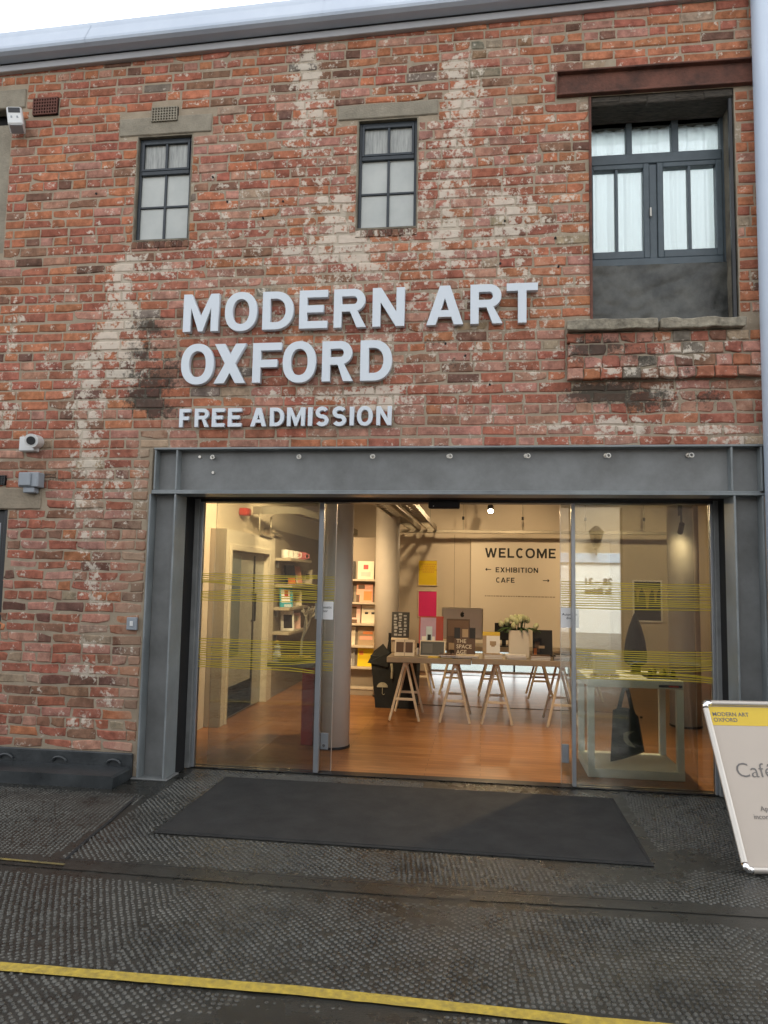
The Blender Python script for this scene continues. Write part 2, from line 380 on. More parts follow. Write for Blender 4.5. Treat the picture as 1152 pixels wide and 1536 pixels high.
# ---- letters: drawn outlines, cap height 1
def ell(cx, cz, rx, rz, a0, a1, n=14, e=1.0):
    out = []
    for i in range(n + 1):
        t = math.radians(a0 + (a1 - a0) * i / n); c, q = math.cos(t), math.sin(t)
        out.append((cx + rx * math.copysign(abs(c) ** e, c), cz + rz * math.copysign(abs(q) ** e, q)))
    return out
def stroke(path, s):
    L_, R_ = [], []
    for i, p in enumerate(path):
        a = path[max(i - 1, 0)]; b = path[min(i + 1, len(path) - 1)]
        dx, dz = b[0] - a[0], b[1] - a[1]; l = math.hypot(dx, dz) or 1
        L_.append((p[0] - dz / l * s / 2, p[1] + dx / l * s / 2)); R_.append((p[0] + dz / l * s / 2, p[1] - dx / l * s / 2))
    return [L_ + R_[::-1]]
def glyph(c, w, s):
    h = s * 0.93
    if c == 'I': return [[(0, 0), (0, 1), (w, 1), (w, 0)]]
    if c == 'L': return [[(0, 0), (0, 1), (s, 1), (s, h), (w, h), (w, 0)]]
    if c == 'T': return [[(w/2 - s/2, 0), (w/2 - s/2, 1 - h), (0, 1 - h), (0, 1), (w, 1), (w, 1 - h), (w/2 + s/2, 1 - h), (w/2 + s/2, 0)]]
    if c == 'H': return [[(0, 0), (0, 1), (s, 1), (s, .5 + h/2), (w - s, .5 + h/2), (w - s, 1), (w, 1), (w, 0), (w - s, 0), (w - s, .5 - h/2), (s, .5 - h/2), (s, 0)]]
    if c == 'E': return [[(0, 0), (0, 1), (w, 1), (w, 1 - h), (s, 1 - h), (s, .51 + h/2), (w*.86, .51 + h/2), (w*.86, .51 - h/2), (s, .51 - h/2), (s, h), (w, h), (w, 0)]]
    if c == 'F': return [[(0, 0), (0, 1), (w, 1), (w, 1 - h), (s, 1 - h), (s, .48 + h/2), (w*.86, .48 + h/2), (w*.86, .48 - h/2), (s, .48 - h/2), (s, 0)]]
    if c == 'M': return [[(0, 0), (0, 1), (s*1.05, 1), (w/2, .42), (w - s*1.05, 1), (w, 1), (w, 0), (w - s, 0), (w - s, .62), (w/2 + .06, 0), (w/2 - .06, 0), (s, .62), (s, 0)]]
    if c == 'N': return [[(0, 0), (0, 1), (s*1.05, 1), (w - s, .38), (w - s, 1), (w, 1), (w, 0), (w - s*1.05, 0), (s, .62), (s, 0)]]
    if c == 'W': return [[(0, 1), (s*1.08, 1), (.285*w, .33), (.5*w - .45*s, 1), (.5*w + .45*s, 1), (.715*w, .33), (w - s*1.08, 1), (w, 1), (.715*w + .52*s, 0), (.715*w - .52*s, 0), (.5*w, .62), (.285*w + .52*s, 0), (.285*w - .52*s, 0)]]
    if c == 'A':
        a = w/2 - .6*s; t = 1.12*s; lo, hi = .2, .2 + h*.9
        xl = lambda z: t + z*a
        return [[(0, 0), (a, 1), (w - a, 1), (w, 0), (w - t, 0), (w - xl(lo), lo), (xl(lo), lo), (t, 0)], [(xl(hi), hi), (w - xl(hi), hi), (w/2, (w/2 - t)/a)]]
    if c == 'X':
        t = 1.28*s; zn = (w/2 - t)/(w - t)
        return [[(0, 0), ((w - t)/2, .5), (0, 1), (t, 1), (w/2, 1 - zn), (w - t, 1), (w, 1), ((w + t)/2, .5), (w, 0), (w - t, 0), (w/2, zn), (t, 0)]]
    if c == 'O': return [ell(w/2, .5, w/2, .52, 0, 360, 40, .9)[:-1], ell(w/2, .5, w/2 - s, .52 - h, 0, 360, 40, .9)[:-1]]
    if c == 'D':
        k = w*.42
        return [[(0, 0), (0, 1)] + ell(k, .5, w - k, .5, 90, -90, 22, .93), [(s, h), (s, 1 - h)] + ell(k, .5, w - k - s, .5 - h, 90, -90, 20, .93)]
    if c == 'R':
        r = .295; bx = w - r - .03; zc = 1 - r
        return [[(0, 0), (0, 1)] + ell(bx, zc, r, r, 90, -70, 14) + [(w, 0), (w - 1.18*s, 0), (w*.5, 1 - 2*r), (s, 1 - 2*r), (s, 0)], [(s, 1 - 2*r + h), (s, 1 - h)] + ell(bx, zc, max(r - s, .06), r - h, 90, -90, 12)]
    if c == 'B':
        r1, r2 = .26, .265; b1 = w - r1 - .05; b2 = w - r2
        return [[(0, 0), (0, 1)] + ell(b1, 1 - r1, r1, r1, 90, -75, 12) + ell(b2, r2, r2, r2, 75, -90, 12), [(s, 1 - 2*r1 + h*.9), (s, 1 - h)] + ell(b1, 1 - r1, max(r1 - s, .06), r1 - h*.95, 90, -90, 10), [(s, h), (s, 2*r2 - h*.9)] + ell(b2, r2, max(r2 - s, .06), r2 - h*.95, 90, -90, 10)]
    if c == 'C': return stroke(ell(w*.53, .5, w*.53 - s/2, .52 - h/2, 48, 312, 30, .95), s)
    if c == 'S':
        rz = (.52 - h/2)/2
        return stroke(ell(w/2, .5 + rz, w/2 - s/2, rz, 28, 262, 20) + ell(w/2, .5 - rz, w/2 - s/2, rz, 82, -152, 20), s)
    if c == '<': return [[(0, .5), (.34, .84), (.46, .72), (.33, .58), (w, .58), (w, .42), (.33, .42), (.46, .28), (.34, .16)]]
    if c == '>': return [[(w - x, z) for x, z in glyph('<', w, s)[0]]]
    return []
def curve_mesh(cu, name):
    ob = bpy.data.objects.new('tmp', cu); COL.objects.link(ob)
    bpy.context.view_layer.update()
    me = bpy.data.meshes.new_from_object(ob.evaluated_get(bpy.context.evaluated_depsgraph_get()))
    bpy.data.objects.remove(ob); me.name = name; return me
def contour_mesh(name, conts, depth, bev=0.0):
    cu = bpy.data.curves.new(name, 'CURVE'); cu.dimensions = '2D'; cu.fill_mode = 'BOTH'; cu.extrude = max(depth/2 - bev, 1e-5); cu.bevel_depth = bev; cu.bevel_resolution = 1; cu.offset = -bev
    for ct in conts:
        sp = cu.splines.new('POLY'); sp.points.add(len(ct) - 1); sp.use_cyclic_u = True
        for i, p in enumerate(ct): sp.points[i].co = (p[0], p[1], 0, 1)
    return curve_mesh(cu, name)
def letter(name, c, x0, x1, z0, h, y_back, depth, sw, m, parent, bev=0.0015):
    w = (x1 - x0) / h
    conts = [[(px * h, pz * h) for px, pz in ct] for ct in glyph(c, w, sw)]
    me = contour_mesh(name, conts, depth, bev)
    for v in me.vertices: v.co = (x0 + v.co.x, y_back - depth/2 - v.co.z, z0 + v.co.y)
    return link(name, me, m, parent)
def text(name, body, size, m, parent, mtx, offset=0.0, align='LEFT', depth=0.0006):
    cu = bpy.data.curves.new(name, 'FONT'); cu.body = body; cu.size = size; cu.extrude = depth; cu.offset = offset; cu.align_x = align; cu.resolution_u = 3
    me = curve_mesh(cu, name); me.transform(mtx)
    return link(name, me, m, parent)
FACE_FRONT = Matrix(((1, 0, 0, 0), (0, 0, -1, 0), (0, 1, 0, 0), (0, 0, 0, 1)))     # text plane facing -y
def at(x, y, z): return Matrix.Translation((x, y, z)) @ FACE_FRONT

def bars(*bx):
    m_ = MB()
    for q in bx: m_.box(*q)
    return m_
# ------------------------------------------------------------------ ground
struct('ground', MB().add([(-40, -60, 0), (40, -60, 0), (40, 45, 0), (-40, 45, 0)], [(0, 1, 2, 3)]), X['ground'])
MAT = (-1.80, 0.88, -1.03, 0.14)
BAND = (-1.63, -1.46)
YL = (-2.468, -2.412)
def smooth_patch(x, y):
    n = mnoise.noise(Vector((x * 1.1, y * 1.6, 3.1))) + 0.5 * mnoise.noise(Vector((x * 3.1, y * 3.7, 9.0)))
    return n
def studs():
    V = []; F = []; rng = random.Random(3)
    panels = [(-3.3, -2.15, -1.44, -0.36, 8), (-2.1, -0.4, -1.44, 0.30, 40), (-0.4, 0.95, -1.44, -1.0, 6), (0.95, 3.2, -1.44, 0.30, 34),
              (-3.3, -1.35, -2.40, -1.65, 30), (-1.35, 0.12, -2.40, -1.65, 44), (0.12, 1.0, -2.40, -1.65, 3), (1.0, 3.2, -2.40, -1.65, 50),
              (-3.0, -0.9, -3.5, -2.48, 48), (-0.9, 0.7, -3.5, -2.48, 4), (0.7, 2.6, -3.5, -2.48, 36)]
    for x0, x1, y0, y1, deg in panels:
        p = 0.0255; a = math.radians(deg); ca, sa = math.cos(a), math.sin(a)
        cx, cy = (x0 + x1)/2, (y0 + y1)/2; R_ = math.hypot(x1 - x0, y1 - y0)/2 + p; k = int(R_/p)
        for i in range(-k, k + 1):
            for j in range(-k, k + 1):
                u, v = i*p, j*p
                x = cx + u*ca - v*sa; y = cy + u*sa + v*ca
                y += rng.gauss(0, .0016); x += rng.gauss(0, .0016); y += 0.02*math.sin(x*2.3 + deg); x += 0.015*math.sin(y*3.1 + deg)
                if not (x0 < x < x1 and y0 < y < y1): continue
                if MAT[0] - .02 < x < MAT[1] + .02 and MAT[2] - .02 < y < MAT[3] + .02: continue
                if YL[0] - .012 < y < YL[1] + .012: continue
                if abs(y - (BAND[0] + BAND[1])/2) < .1 and x > 0.9 : continue
                n = smooth_patch(x, y)
                if y > -1.44: n += 0.12 * (x > .9)
                if n > 0.38 + rng.uniform(-.12, .12) or rng.random() < .03: continue
                hgt = 0.0052 * min(1.0, max(0.25, (0.62 - n))) * rng.uniform(.8, 1.15)
                r = 0.0094*rng.uniform(.8, 1.15); rt = r*.62; b = len(V)
                for q in range(6):
                    t = q*math.pi/3 + a; V.append((x + r*math.cos(t), y + r*math.sin(t), -0.001))
                for q in range(6):
                    t = q*math.pi/3 + a; V.append((x + rt*math.cos(t), y + rt*math.sin(t), hgt))
                for q in range(6): F.append((b + q, b + (q + 1) % 6, b + 6 + (q + 1) % 6, b + 6 + q))
                F.append(tuple(b + 6 + q for q in range(6)))
    me = bpy.data.meshes.new('ground_stud'); me.from_pydata(V, [], F); me.update()
    link('paving_stud', me, X['stud'], None, kind='stuff', label='small round raised studs covering the dark yard surface')
studs()
def strip(name, pts, w, z, m, seed=0):     # an uneven flat strip on the ground
    rng = random.Random(seed); v = []; f = []
    fine = []
    for a, b in zip(pts[:-1], pts[1:]):
        n = max(2, int(math.dist(a, b)/0.05))
        fine += [(a[0] + (b[0] - a[0])*i/n, a[1] + (b[1] - a[1])*i/n) for i in range(n)]
    fine.append(pts[-1])
    for i, p in enumerate(fine):
        a = fine[max(i - 1, 0)]; b = fine[min(i + 1, len(fine) - 1)]; dx, dy = b[0] - a[0], b[1] - a[1]; l = math.hypot(dx, dy)
        nx, ny = -dy/l, dx/l; k1 = w/2*rng.uniform(.95, 1.05); k2 = w/2*rng.uniform(.95, 1.05)
        v += [(p[0] + nx*k1, p[1] + ny*k1, z), (p[0] - nx*k2, p[1] - ny*k2, z)]
        if i: f.append((2*i - 2, 2*i - 1, 2*i + 1, 2*i))
    mb = MB(); mb.v = v; mb.f = f
    return struct(name, mb, m)
strip('paving_joint', [(-3.6, -1.50), (-2.2, -1.54), (-0.4, -1.56), (1.2, -1.50), (3.2, -1.40)], 0.085, 0.003, X['ground'], 1)
strip('paving_crack', [(-2.20, -0.42), (-2.13, -0.9), (-2.10, -1.2), (-2.06, -1.46)], 0.018, 0.004, X['crack'], 2)
strip('paving_crack', [(-2.1, -1.475), (-1.0, -1.485), (0.2, -1.50), (0.9, -1.47)], 0.006, 0.0085, X['crack'], 3)
strip('yellow_line', [(-4.5, -2.445), (-1.7, -2.452), (-0.62, -2.428), (0.39, -2.446), (3.5, -2.44)], 0.056, 0.006, X['yellow_line'], 4)
strip('faded_yellow_line', [(-3.4, -1.53), (-2.5, -1.528), (-2.02, -1.545)], 0.02, 0.0085, X['faded_yellow'], 5)
dm = thing('door_mat', 'large charcoal entrance mat lying flat before the glass doors', 'doormat', (-0.46, -0.45, 0))
part('mat_pile', MB().box(MAT[0] + .02, MAT[1] - .02, MAT[2] + .02, MAT[3] - .02, .001, .011, .004), X['mat'], dm)
e = MB()
e.box(MAT[0], MAT[1], MAT[2], MAT[2] + .02, .0005, .007, .003); e.box(MAT[0], MAT[1], MAT[3] - .02, MAT[3], .0005, .007, .003)
e.box(MAT[0], MAT[0] + .02, MAT[2] + .02, MAT[3] - .02, .0005, .007, .003); e.box(MAT[1] - .02, MAT[1], MAT[2] + .02, MAT[3] - .02, .0005, .007, .003)
part('mat_border', e, X['mat'], dm)

# ------------------------------------------------------------------ the gallery building
B = thing('gallery_building', 'weathered red brick gallery front with steel framed entrance and three upper windows', 'building', (0, 0, 0))
HOLES = [(-2.385, 1.845, -1, 2.356), (-2.638, -2.195, 3.942, 4.786), (-0.922, -0.475, 3.955, 4.803), (0.745, 1.71, 3.205, 4.862), (-4.9, -3.70, 3.9, 5.085), (-4.6, -3.52, -1, 1.90)]
SOLID = [(-2.79, -2.045, 4.786, 4.934), (-1.075, -0.33, 4.803, 4.922), (0.512, 1.842, 4.862, 5.05), (-5.0, -3.585, 5.085, 5.245), (-4.7, -3.25, 1.90, 2.06),
         (-2.53, -2.315, 4.934, 5.005), (-3.52, -3.305, 5.004, 5.15), (-2.415, -2.385, -1, 2.36), (0.57, 1.83, 2.80, 3.205)]
WB = [(-1.31, 5.2, 0.1, 0.22, 0.75), (-1.26, 4.91, 0.12, 0.17, 0.7), (-1.33, 4.65, 0.08, 0.16, 0.45), (-0.18, 5.16, 0.14, 0.14, 0.5), (-0.16, 4.9, 0.13, 0.19, 0.75), (-0.18, 4.6, 0.1, 0.21, 0.5), (-0.25, 4.15, 0.09, 0.45, 0.55), (-0.27, 3.85, 0.12, 0.18, 0.7), (-2.65, 3.76, 0.12, 0.08, 0.8), (-2.41, 3.71, 0.16, 0.06, 0.6), (-2.72, 3.6, 0.09, 0.21, 0.75), (-2.65, 3.34, 0.17, 0.16, 0.6), (-2.78, 3.16, 0.12, 0.16, 0.75), (-2.59, 3.13, 0.15, 0.13, 0.55), (-2.9, 2.96, 0.12, 0.13, 0.65), (-2.6, 2.9, 0.15, 0.11, 0.6), (-2.99, 2.73, 0.1, 0.15, 0.6), (-2.94, 2.5, 0.11, 0.13, 0.7), (-2.83, 2.72, 0.14, 0.1, 0.4), (-1.07, 4.14, 0.1, 0.16, 0.9), (-1.01, 3.91, 0.11, 0.16, 0.8), (-1.28, 3.82, 0.3, 0.12, 0.55), (-0.89, 3.8, 0.2, 0.16, 0.5), (-1.4, 4.21, 0.08, 0.11, 0.4), (0.16, 4.13, 0.19, 0.18, 0.5), (0.26, 3.98, 0.18, 0.13, 0.6), (0.07, 3.84, 0.19, 0.11, 0.45), (0.58, 3.96, 0.07, 0.15, 0.3), (-2.91, 2.27, 0.16, 0.07, 0.6), (-2.8, 2.12, 0.19, 0.1, 0.5), (-2.92, 1.92, 0.14, 0.1, 0.5), (-2.85, 1.68, 0.16, 0.14, 0.35), (-2.81, 1.39, 0.11, 0.12, 0.55), (-2.75, 1.24, 0.08, 0.06, 0.7), (-2.81, 0.93, 0.09, 0.05, 0.8), (-2.82, 0.72, 0.12, 0.05, 0.7), (-2.9, 0.36, 0.16, 0.06, 0.45), (-2.66, 0.53, 0.13, 0.09, 0.35), (-0.77, 2.7, 0.24, 0.09, 0.65), (-0.63, 2.89, 0.1, 0.17, 0.5), (-0.79, 3.68, 0.2, 0.13, 0.35), (-1.3, 2.75, 0.3, 0.06, 0.45), (-1.91, 2.91, 0.41, 0.11, 0.3), (-0.03, 4.82, 0.05, 0.16, 0.3), (0.44, 2.49, 0.27, 0.04, 0.5), (0.92, 2.49, 0.26, 0.05, 0.7), (1.48, 2.44, 0.21, 0.04, 0.6), (1.23, 2.74, 0.11, 0.12, 0.6), (0.3, 5.33, 0.03, 0.13, 0.4), (-1.9, 4.08, 0.13, 0.14, 0.4), (-2.1, 3.88, 0.16, 0.08, 0.5), (-2.3, 3.58, 0.16, 0.08, 0.3), (-0.12, 3.65, 0.28, 0.13, 0.3), (-0.34, 2.74, 0.19, 0.19, 0.25), (-3.57, 3.26, 0.06, 0.31, 0.5), (-3.58, 2.63, 0.06, 0.26, 0.5), (-3.28, 3.04, 0.08, 0.08, 0.5), (-0.8, 4.33, 0.15, 0.14, 0.25), (-1.63, 3.56, 0.21, 0.11, 0.3), (-2.48, 2.02, 0.14, 0.29, 0.3), (-2.45, 4.59, 0.17, 0.22, 0.2), (1.67, 2.41, 0.08, 0.04, 0.7), (0.79, 2.4, 0.35, 0.03, 0.4), (1.0, 2.86, 0.3, 0.05, .5), (1.35, 2.98, .2, .06, .5)]
GB = [(-2.47, 3.28, 0.14, 0.08, 0.8), (-2.51, 3.08, 0.13, 0.07, 0.7), (-2.39, 2.87, 0.21, 0.13, 0.8), (-2.49, 2.72, 0.14, 0.1, 0.8), (-2.36, 2.64, 0.21, 0.07, 0.7), (-2.27, 3.02, 0.16, 0.21, 0.4), (0.8, 2.72, 0.26, 0.07, 0.9), (1.06, 2.67, 0.22, 0.09, 0.7), (1.49, 2.68, 0.21, 0.08, 0.5), (0.8, 3.04, 0.18, 0.07, 0.9), (1.06, 2.99, 0.17, 0.1, 0.6), (1.28, 2.85, 0.26, 0.05, 0.4), (0.66, 3.0, 0.09, 0.14, 0.6), (-0.35, 3.1, 0.12, 0.05, 0.5), (-0.16, 2.95, 0.09, 0.05, 0.5), (-3.25, 5.13, 0.23, 0.13, 0.3), (-3.14, 5.29, 0.45, 0.11, 0.3), (-2.06, 5.53, 0.32, 0.08, 0.2), (-2.86, 1.34, 0.22, 0.28, 0.25), (-3.3, 2.48, 0.22, 0.1, 0.3), (-3.17, 2.12, 0.22, 0.07, 0.5), (-1.01, 2.7, 0.29, 0.1, 0.25)]
WBa = np.array(WB); WBa[:, 4] = np.minimum(WBa[:, 4], .66); GBa = np.array(GB)
def fields(x, z):
    def blob(A):
        q = A[:, 4]*np.exp(-(((x - A[:, 0])/(A[:, 2]*1.25))**2 + ((z - A[:, 1])/(A[:, 3]*1.25))**2))
        return float(min(1.0, q.max() + 0.25*(q.sum() - q.max())))
    w = blob(WBa); g = blob(GBa)
    sm_ = 0.17*math.exp(-(((x + 0.4)/1.5)**2 + ((z - 3.9)/1.5)**2)) + 0.20*math.exp(-(((x + 2.6)/0.45)**2 + ((z - 1.2)/1.3)**2)) + 0.18*math.exp(-(((x - 1.4)/.8)**2 + ((z - 2.65)/.22)**2)) + 0.45*math.exp(-(((x + 2.42)/.13)**2 + ((z - 1.3)/1.2)**4))
    sm_ += .16*(-.08 < x < .38 and 4.66 < z < 5.34)
    w = max(w, 0.13 + 0.235*math.exp(-(((x + .6)/1.7)**2 + ((z - 3.8)/1.2)**2)))
    return w, g, min(1, sm_ + .06)
PAL = dict(O=(.415, .168, .092), R=(.355, .135, .090), P=(.405, .212, .156), D=(.165, .088, .066), B=(.25, .135, .090), G=(.21, .18, .145), T=(.36, .27, .19), N=(.03, .032, .034))
def brick_tint(x, z, rng):
    if -.06 < x < .36 and 4.68 < z < 5.32 and rng.random() < .5: return tuple(q*rng.uniform(.9, 1.1) for q in PAL[rng.choice('GTBP')])
    if x < -2.55 and z > 3.1: pr = dict(O=.36, R=.42, P=.15, D=.03, B=.04)
    elif z < 2.4 and x < -2.3: pr = dict(R=.34, P=.28, B=.20, D=.07, T=.06, O=.05)
    elif x < -2.3: pr = dict(R=.42, O=.22, P=.18, D=.08, B=.08, G=.02)
    elif z > 4.95 and x < 0.3: pr = dict(O=.26, R=.28, P=.26, B=.10, D=.05, G=.05)
    elif x > 0.2 and z > 3.2: pr = dict(O=.50, R=.22, P=.16, B=.06, D=.03, T=.02, G=.01)
    elif z < 3.1: pr = dict(P=.50, R=.30, O=.10, B=.05, D=.02, G=.01, T=.02)
    else: pr = dict(P=.40, R=.27, O=.25, B=.04, D=.01, G=.01, T=.02)
    t = rng.random(); acc = 0; k = 'R'
    for kk, p in pr.items():
        acc += p
        if t < acc: k = kk; break
    c = PAL[k]; v = rng.uniform(.88, 1.13)
    return tuple(min(1, q*v*rng.uniform(.95, 1.05)) for q in c)
def brick_geo(x0, x1, z0, z1, y, rng, tint=None, depth=.03, jag=1.0):
    j = lambda a=.0025: rng.uniform(-a, a)*jag
    xm = (x0 + x1)/2; zm = (z0 + z1)/2
    o = [(x0 + j(), z0 + j()), (xm + j(.02), z0 + j()), (x1 + j(), z0 + j()), (x1 + j(), zm + j(.01)), (x1 + j(), z1 + j()), (xm + j(.02), z1 + j()), (x0 + j(), z1 + j()), (x0 + j(), zm + j(.01))]
    if rng.random() < .22*jag:
        k = rng.choice((0, 2, 4, 6)); o[k] = (o[k][0] + (xm - o[k][0])*rng.uniform(.04, .22), o[k][1] + (zm - o[k][1])*rng.uniform(.1, .45))
    b = .0042 if jag <= 1 else .006
    ty, tx = rng.uniform(-.03, .03)*jag, rng.uniform(-.012, .012)*jag
    yy = lambda px, pz: y + (pz - zm)*ty + (px - xm)*tx
    V = [(xm, yy(xm, zm) - rng.uniform(0, .0015), zm)]
    for px, pz in o:
        dx = max(-b, min(b, xm - px)); dz = max(-b, min(b, zm - pz)); V.append((px + dx, yy(px, pz), pz + dz))
    for px, pz in o: V.append((px, yy(px, pz) + b*.9, pz))
    for px, pz in o: V.append((px, y + depth, pz))
    F = [(0, 1 + i, 1 + (i + 1) % 8) for i in range(8)]
    for r in (1, 9): F += [(r + i, r + 8 + i, r + 8 + (i + 1) % 8, r + (i + 1) % 8) for i in range(8)]
    return V, F, tint or brick_tint(xm, zm, rng)
def set_marks(me, tints=None, kw=None):
    n = len(me.vertices); co = np.empty(n*3, 'f'); me.vertices.foreach_get('co', co); co = co.reshape(-1, 3)
    a = np.ones((n, 4), 'f')
    for i, (x, y, z) in enumerate(co): a[i, :3] = fields(float(x), float(z))
    if kw is not None: a[:, :2] *= np.asarray(kw).reshape(-1, 1) if np.ndim(kw) else kw
    at_ = me.attributes.new('marks', 'FLOAT_COLOR', 'POINT'); at_.data.foreach_set('color', a.ravel())
    if tints is not None:
        t = np.ones((n, 4), 'f'); t[:, :3] = tints
        at_ = me.attributes.new('tint', 'FLOAT_COLOR', 'POINT'); at_.data.foreach_set('color', t.ravel())
# mortar sheet with the openings left free
xs = sorted(set([round(-5.2 + .05*i, 3) for i in range(175)] + [h[0] for h in HOLES] + [h[1] for h in HOLES]))
zs = sorted(set([round(.05*i, 3) for i in range(113)] + [h[2] for h in HOLES if h[2] > 0] + [h[3] for h in HOLES]))
def clean(a):
    fixed = set([h[k] for h in HOLES for k in range(4)]); out = []
    for q in a:
        if out and q - out[-1] < .012:
            if q in fixed: out[-1] = q
            continue
        out.append(q)
    return out
xs, zs = clean(xs), clean(zs)
mm = MB(); gi = {}
def vid(i, k):
    if (i, k) not in gi:
        gi[(i, k)] = len(mm.v); x, z = xs[i], zs[k]
        mm.v.append((x, .0015 + .0025*mnoise.noise(Vector((x*7, 0, z*7))) + .002*mnoise.noise(Vector((x*23, 4, z*23))), z))
    return gi[(i, k)]
for i in range(len(xs) - 1):
    for k in range(len(zs) - 1):
        cx, cz = (xs[i] + xs[i + 1])/2, (zs[k] + zs[k + 1])/2
        if any(h[0] < cx < h[1] and h[2] < cz < h[3] for h in HOLES): continue
        mm.f.append((vid(i, k), vid(i + 1, k), vid(i + 1, k + 1), vid(i, k + 1)))
wall_me = mm.mesh('wall', fix=False); set_marks(wall_me)
WALL = link('wall', wall_me, X['mortar'], B, smooth=True)
# bricks, course by course
rng = random.Random(11); bricks = []
P_, Z0 = .0752, .1785
BLOCK = HOLES + SOLID
for r in range(72):
    zb = Z0 + r*P_ + rng.uniform(-.002, .002); zt = zb + P_ - rng.uniform(.009, .0155)
    if zt > 5.60: break
    header_row = (r % 6 == 2); x = -5.2 - rng.uniform(0, .2); row_y = rng.uniform(-.001, .001); k = 0
    while x < 3.5:
        hd = header_row if rng.random() > .12 else rng.random() < .5
        if not header_row: hd = rng.random() < .17
        ln = (.104 if hd else .216) + rng.uniform(-.006, .006)
        a, b = x, x + ln; x = b + rng.uniform(.008, .015)
        zj = .004*math.sin(a*1.7 + r*.9)
        z0_, z1_ = zb + zj, zt + zj
        segs = [(a, b)]
        for h in BLOCK:
            if h[2] < z1_ - .012 and h[3] > z0_ + .012:
                ns = []
                for s0, s1 in segs:
                    if h[1] <= s0 or h[0] >= s1: ns.append((s0, s1)); continue
                    if h[0] - s0 > .035: ns.append((s0, h[0] - .006))
                    if s1 - h[1] > .035: ns.append((h[1] + .006, s1))
                segs = ns
        for s0, s1 in segs:
            lo, hi = z0_, z1_
            for h in BLOCK:
                if h[0] < s1 and h[1] > s0:
                    if h[3] > lo and h[3] <= lo + .02: lo = h[3] + .004
                    if h[2] < hi and h[2] >= hi - .02: hi = h[2] - .004
            xm, zm = (s0 + s1)/2, (lo + hi)/2
            proud = rng.uniform(.0022, .0062)
            if rng.random() < .06: proud = rng.uniform(.0, .002)
            jag = 1.0 + (1.1 if xm < -2.3 and zm < 2.3 else 0) + (.9 if xm > .55 and zm < 3.2 else 0) + .5*rng.random()
            bricks.append(brick_geo(s0, s1, lo, hi, -proud + row_y, rng, jag=jag))
# the projecting brick apron below the large window
part('apron_core', MB().box(.592, 1.815, -.046, .02, 2.815, 3.13, .004), X['render'], B)
zrow = [(2.806, 2.876), (2.884, 2.962), (2.972, 3.046), (3.054, 3.122)]
for ri, (a, b) in enumerate(zrow):
    x = .578 + (0 if ri % 2 == 0 else -.004)
    while x < 1.80:
        ln = rng.choice((.105, .108, .11, .095, .135, .11)); x1 = min(x + ln, 1.832)
        if 1.832 - x1 < .06: x1 = 1.832
        tint = None
        if rng.random() < .30: tint = PAL[rng.choice('GDB')]
        bricks.append(brick_geo(x, x1, a, b, -.052 - rng.uniform(0, .010) - (.008 if ri == 0 else 0), rng, tint=tint, jag=2.0, depth=.05)); x = x1 + .009
# small brick-on-edge sills under the two small windows
for (a, b, z) in ((-2.645, -2.19, 3.94), (-.925, -.47, 3.953)):
    n = 10; w = (b - a)/n
    for i in range(n): bricks.append(brick_geo(a + i*w + .003, a + (i + 1)*w - .004, z - .055, z - .004, -.012, rng, tint=PAL['D'] if i % 3 else PAL['B'], depth=.02))
def px(p):
    d = Vector(p) - CP; z = d.dot(CF); return (576 + 1100*d.dot(CR)/z, 768 - 1100*d.dot(CU)/z)
def seen_area(V):
    o = V[1:9]; q = [px(p) for p in o]
    c = (sum(a for a, _ in q)/8, sum(b for _, b in q)/8)
    if not (4 < c[0] < 1126 and c[1] < 1530): return 0
    z = sum(p[2] for p in o)/8; x = sum(p[0] for p in o)/8
    if z > 5.33 + (x + 3.8)*.029: return 0
    a = 0
    for i in range(8): a += q[i][0]*q[(i + 1) % 8][1] - q[(i + 1) % 8][0]*q[i][1]
    return abs(a)/2
order = sorted(range(len(bricks)), key=lambda i: -seen_area(bricks[i][0]))
big = set(order[:300]); jv = []; jf = []; jt = []; jk = []
rk = random.Random(77)
for i, (V, F, t) in enumerate(bricks):
    kw = rk.uniform(.72, 1.32)
    if i in big:
        me = bpy.data.meshes.new('brick'); me.from_pydata(V, [], F); set_marks(me, t, kw); link('brick', me, X['brick'], WALL)
    else:
        o = len(jv); jv += V; jf += [tuple(q + o for q in f) for f in F]; jt += [t]*len(V); jk += [kw]*len(V)
me = bpy.data.meshes.new('brickwork'); me.from_pydata(jv, [], jf); set_marks(me, np.array(jt), np.array(jk)); link('brickwork', me, X['brick'], WALL, kind='stuff')

# stone lintels
def rough_block(x0, x1, y0, y1, z0, z1, amp, step=.05, seed=0):
    bm = bmesh.new(); bmesh.ops.create_cube(bm, size=1)
    for v in bm.verts: v.co = ((x0 + x1)/2 + v.co.x*(x1 - x0), (y0 + y1)/2 + v.co.y*(y1 - y0), (z0 + z1)/2 + v.co.z*(z1 - z0))
    for ax in range(3):
        es = [e for e in bm.edges if abs((e.verts[0].co - e.verts[1].co)[ax]) > step]
        if es:
            L_ = max(abs((e.verts[0].co - e.verts[1].co)[ax]) for e in es)
            bmesh.ops.subdivide_edges(bm, edges=es, cuts=max(1, int(L_/step)), use_grid_fill=True)
    bmesh.ops.bevel(bm, geom=[e for e in bm.edges if len(e.link_faces) == 2 and e.calc_face_angle(0) > .8], offset=.006, segments=1, affect='EDGES')
    for v in bm.verts:
        n = mnoise.noise_vector(v.co*9 + Vector((seed, 0, 0)))*amp + mnoise.noise_vector(v.co*28)*amp*.5; v.co += n
    bmesh.ops.recalc_face_normals(bm, faces=bm.faces)
    me = bpy.data.meshes.new('block'); bm.to_mesh(me); bm.free(); return me
link('stone_lintel', rough_block(-2.786, -2.048, -.010, .09, 4.789, 4.931, .002), X['stone'], B)
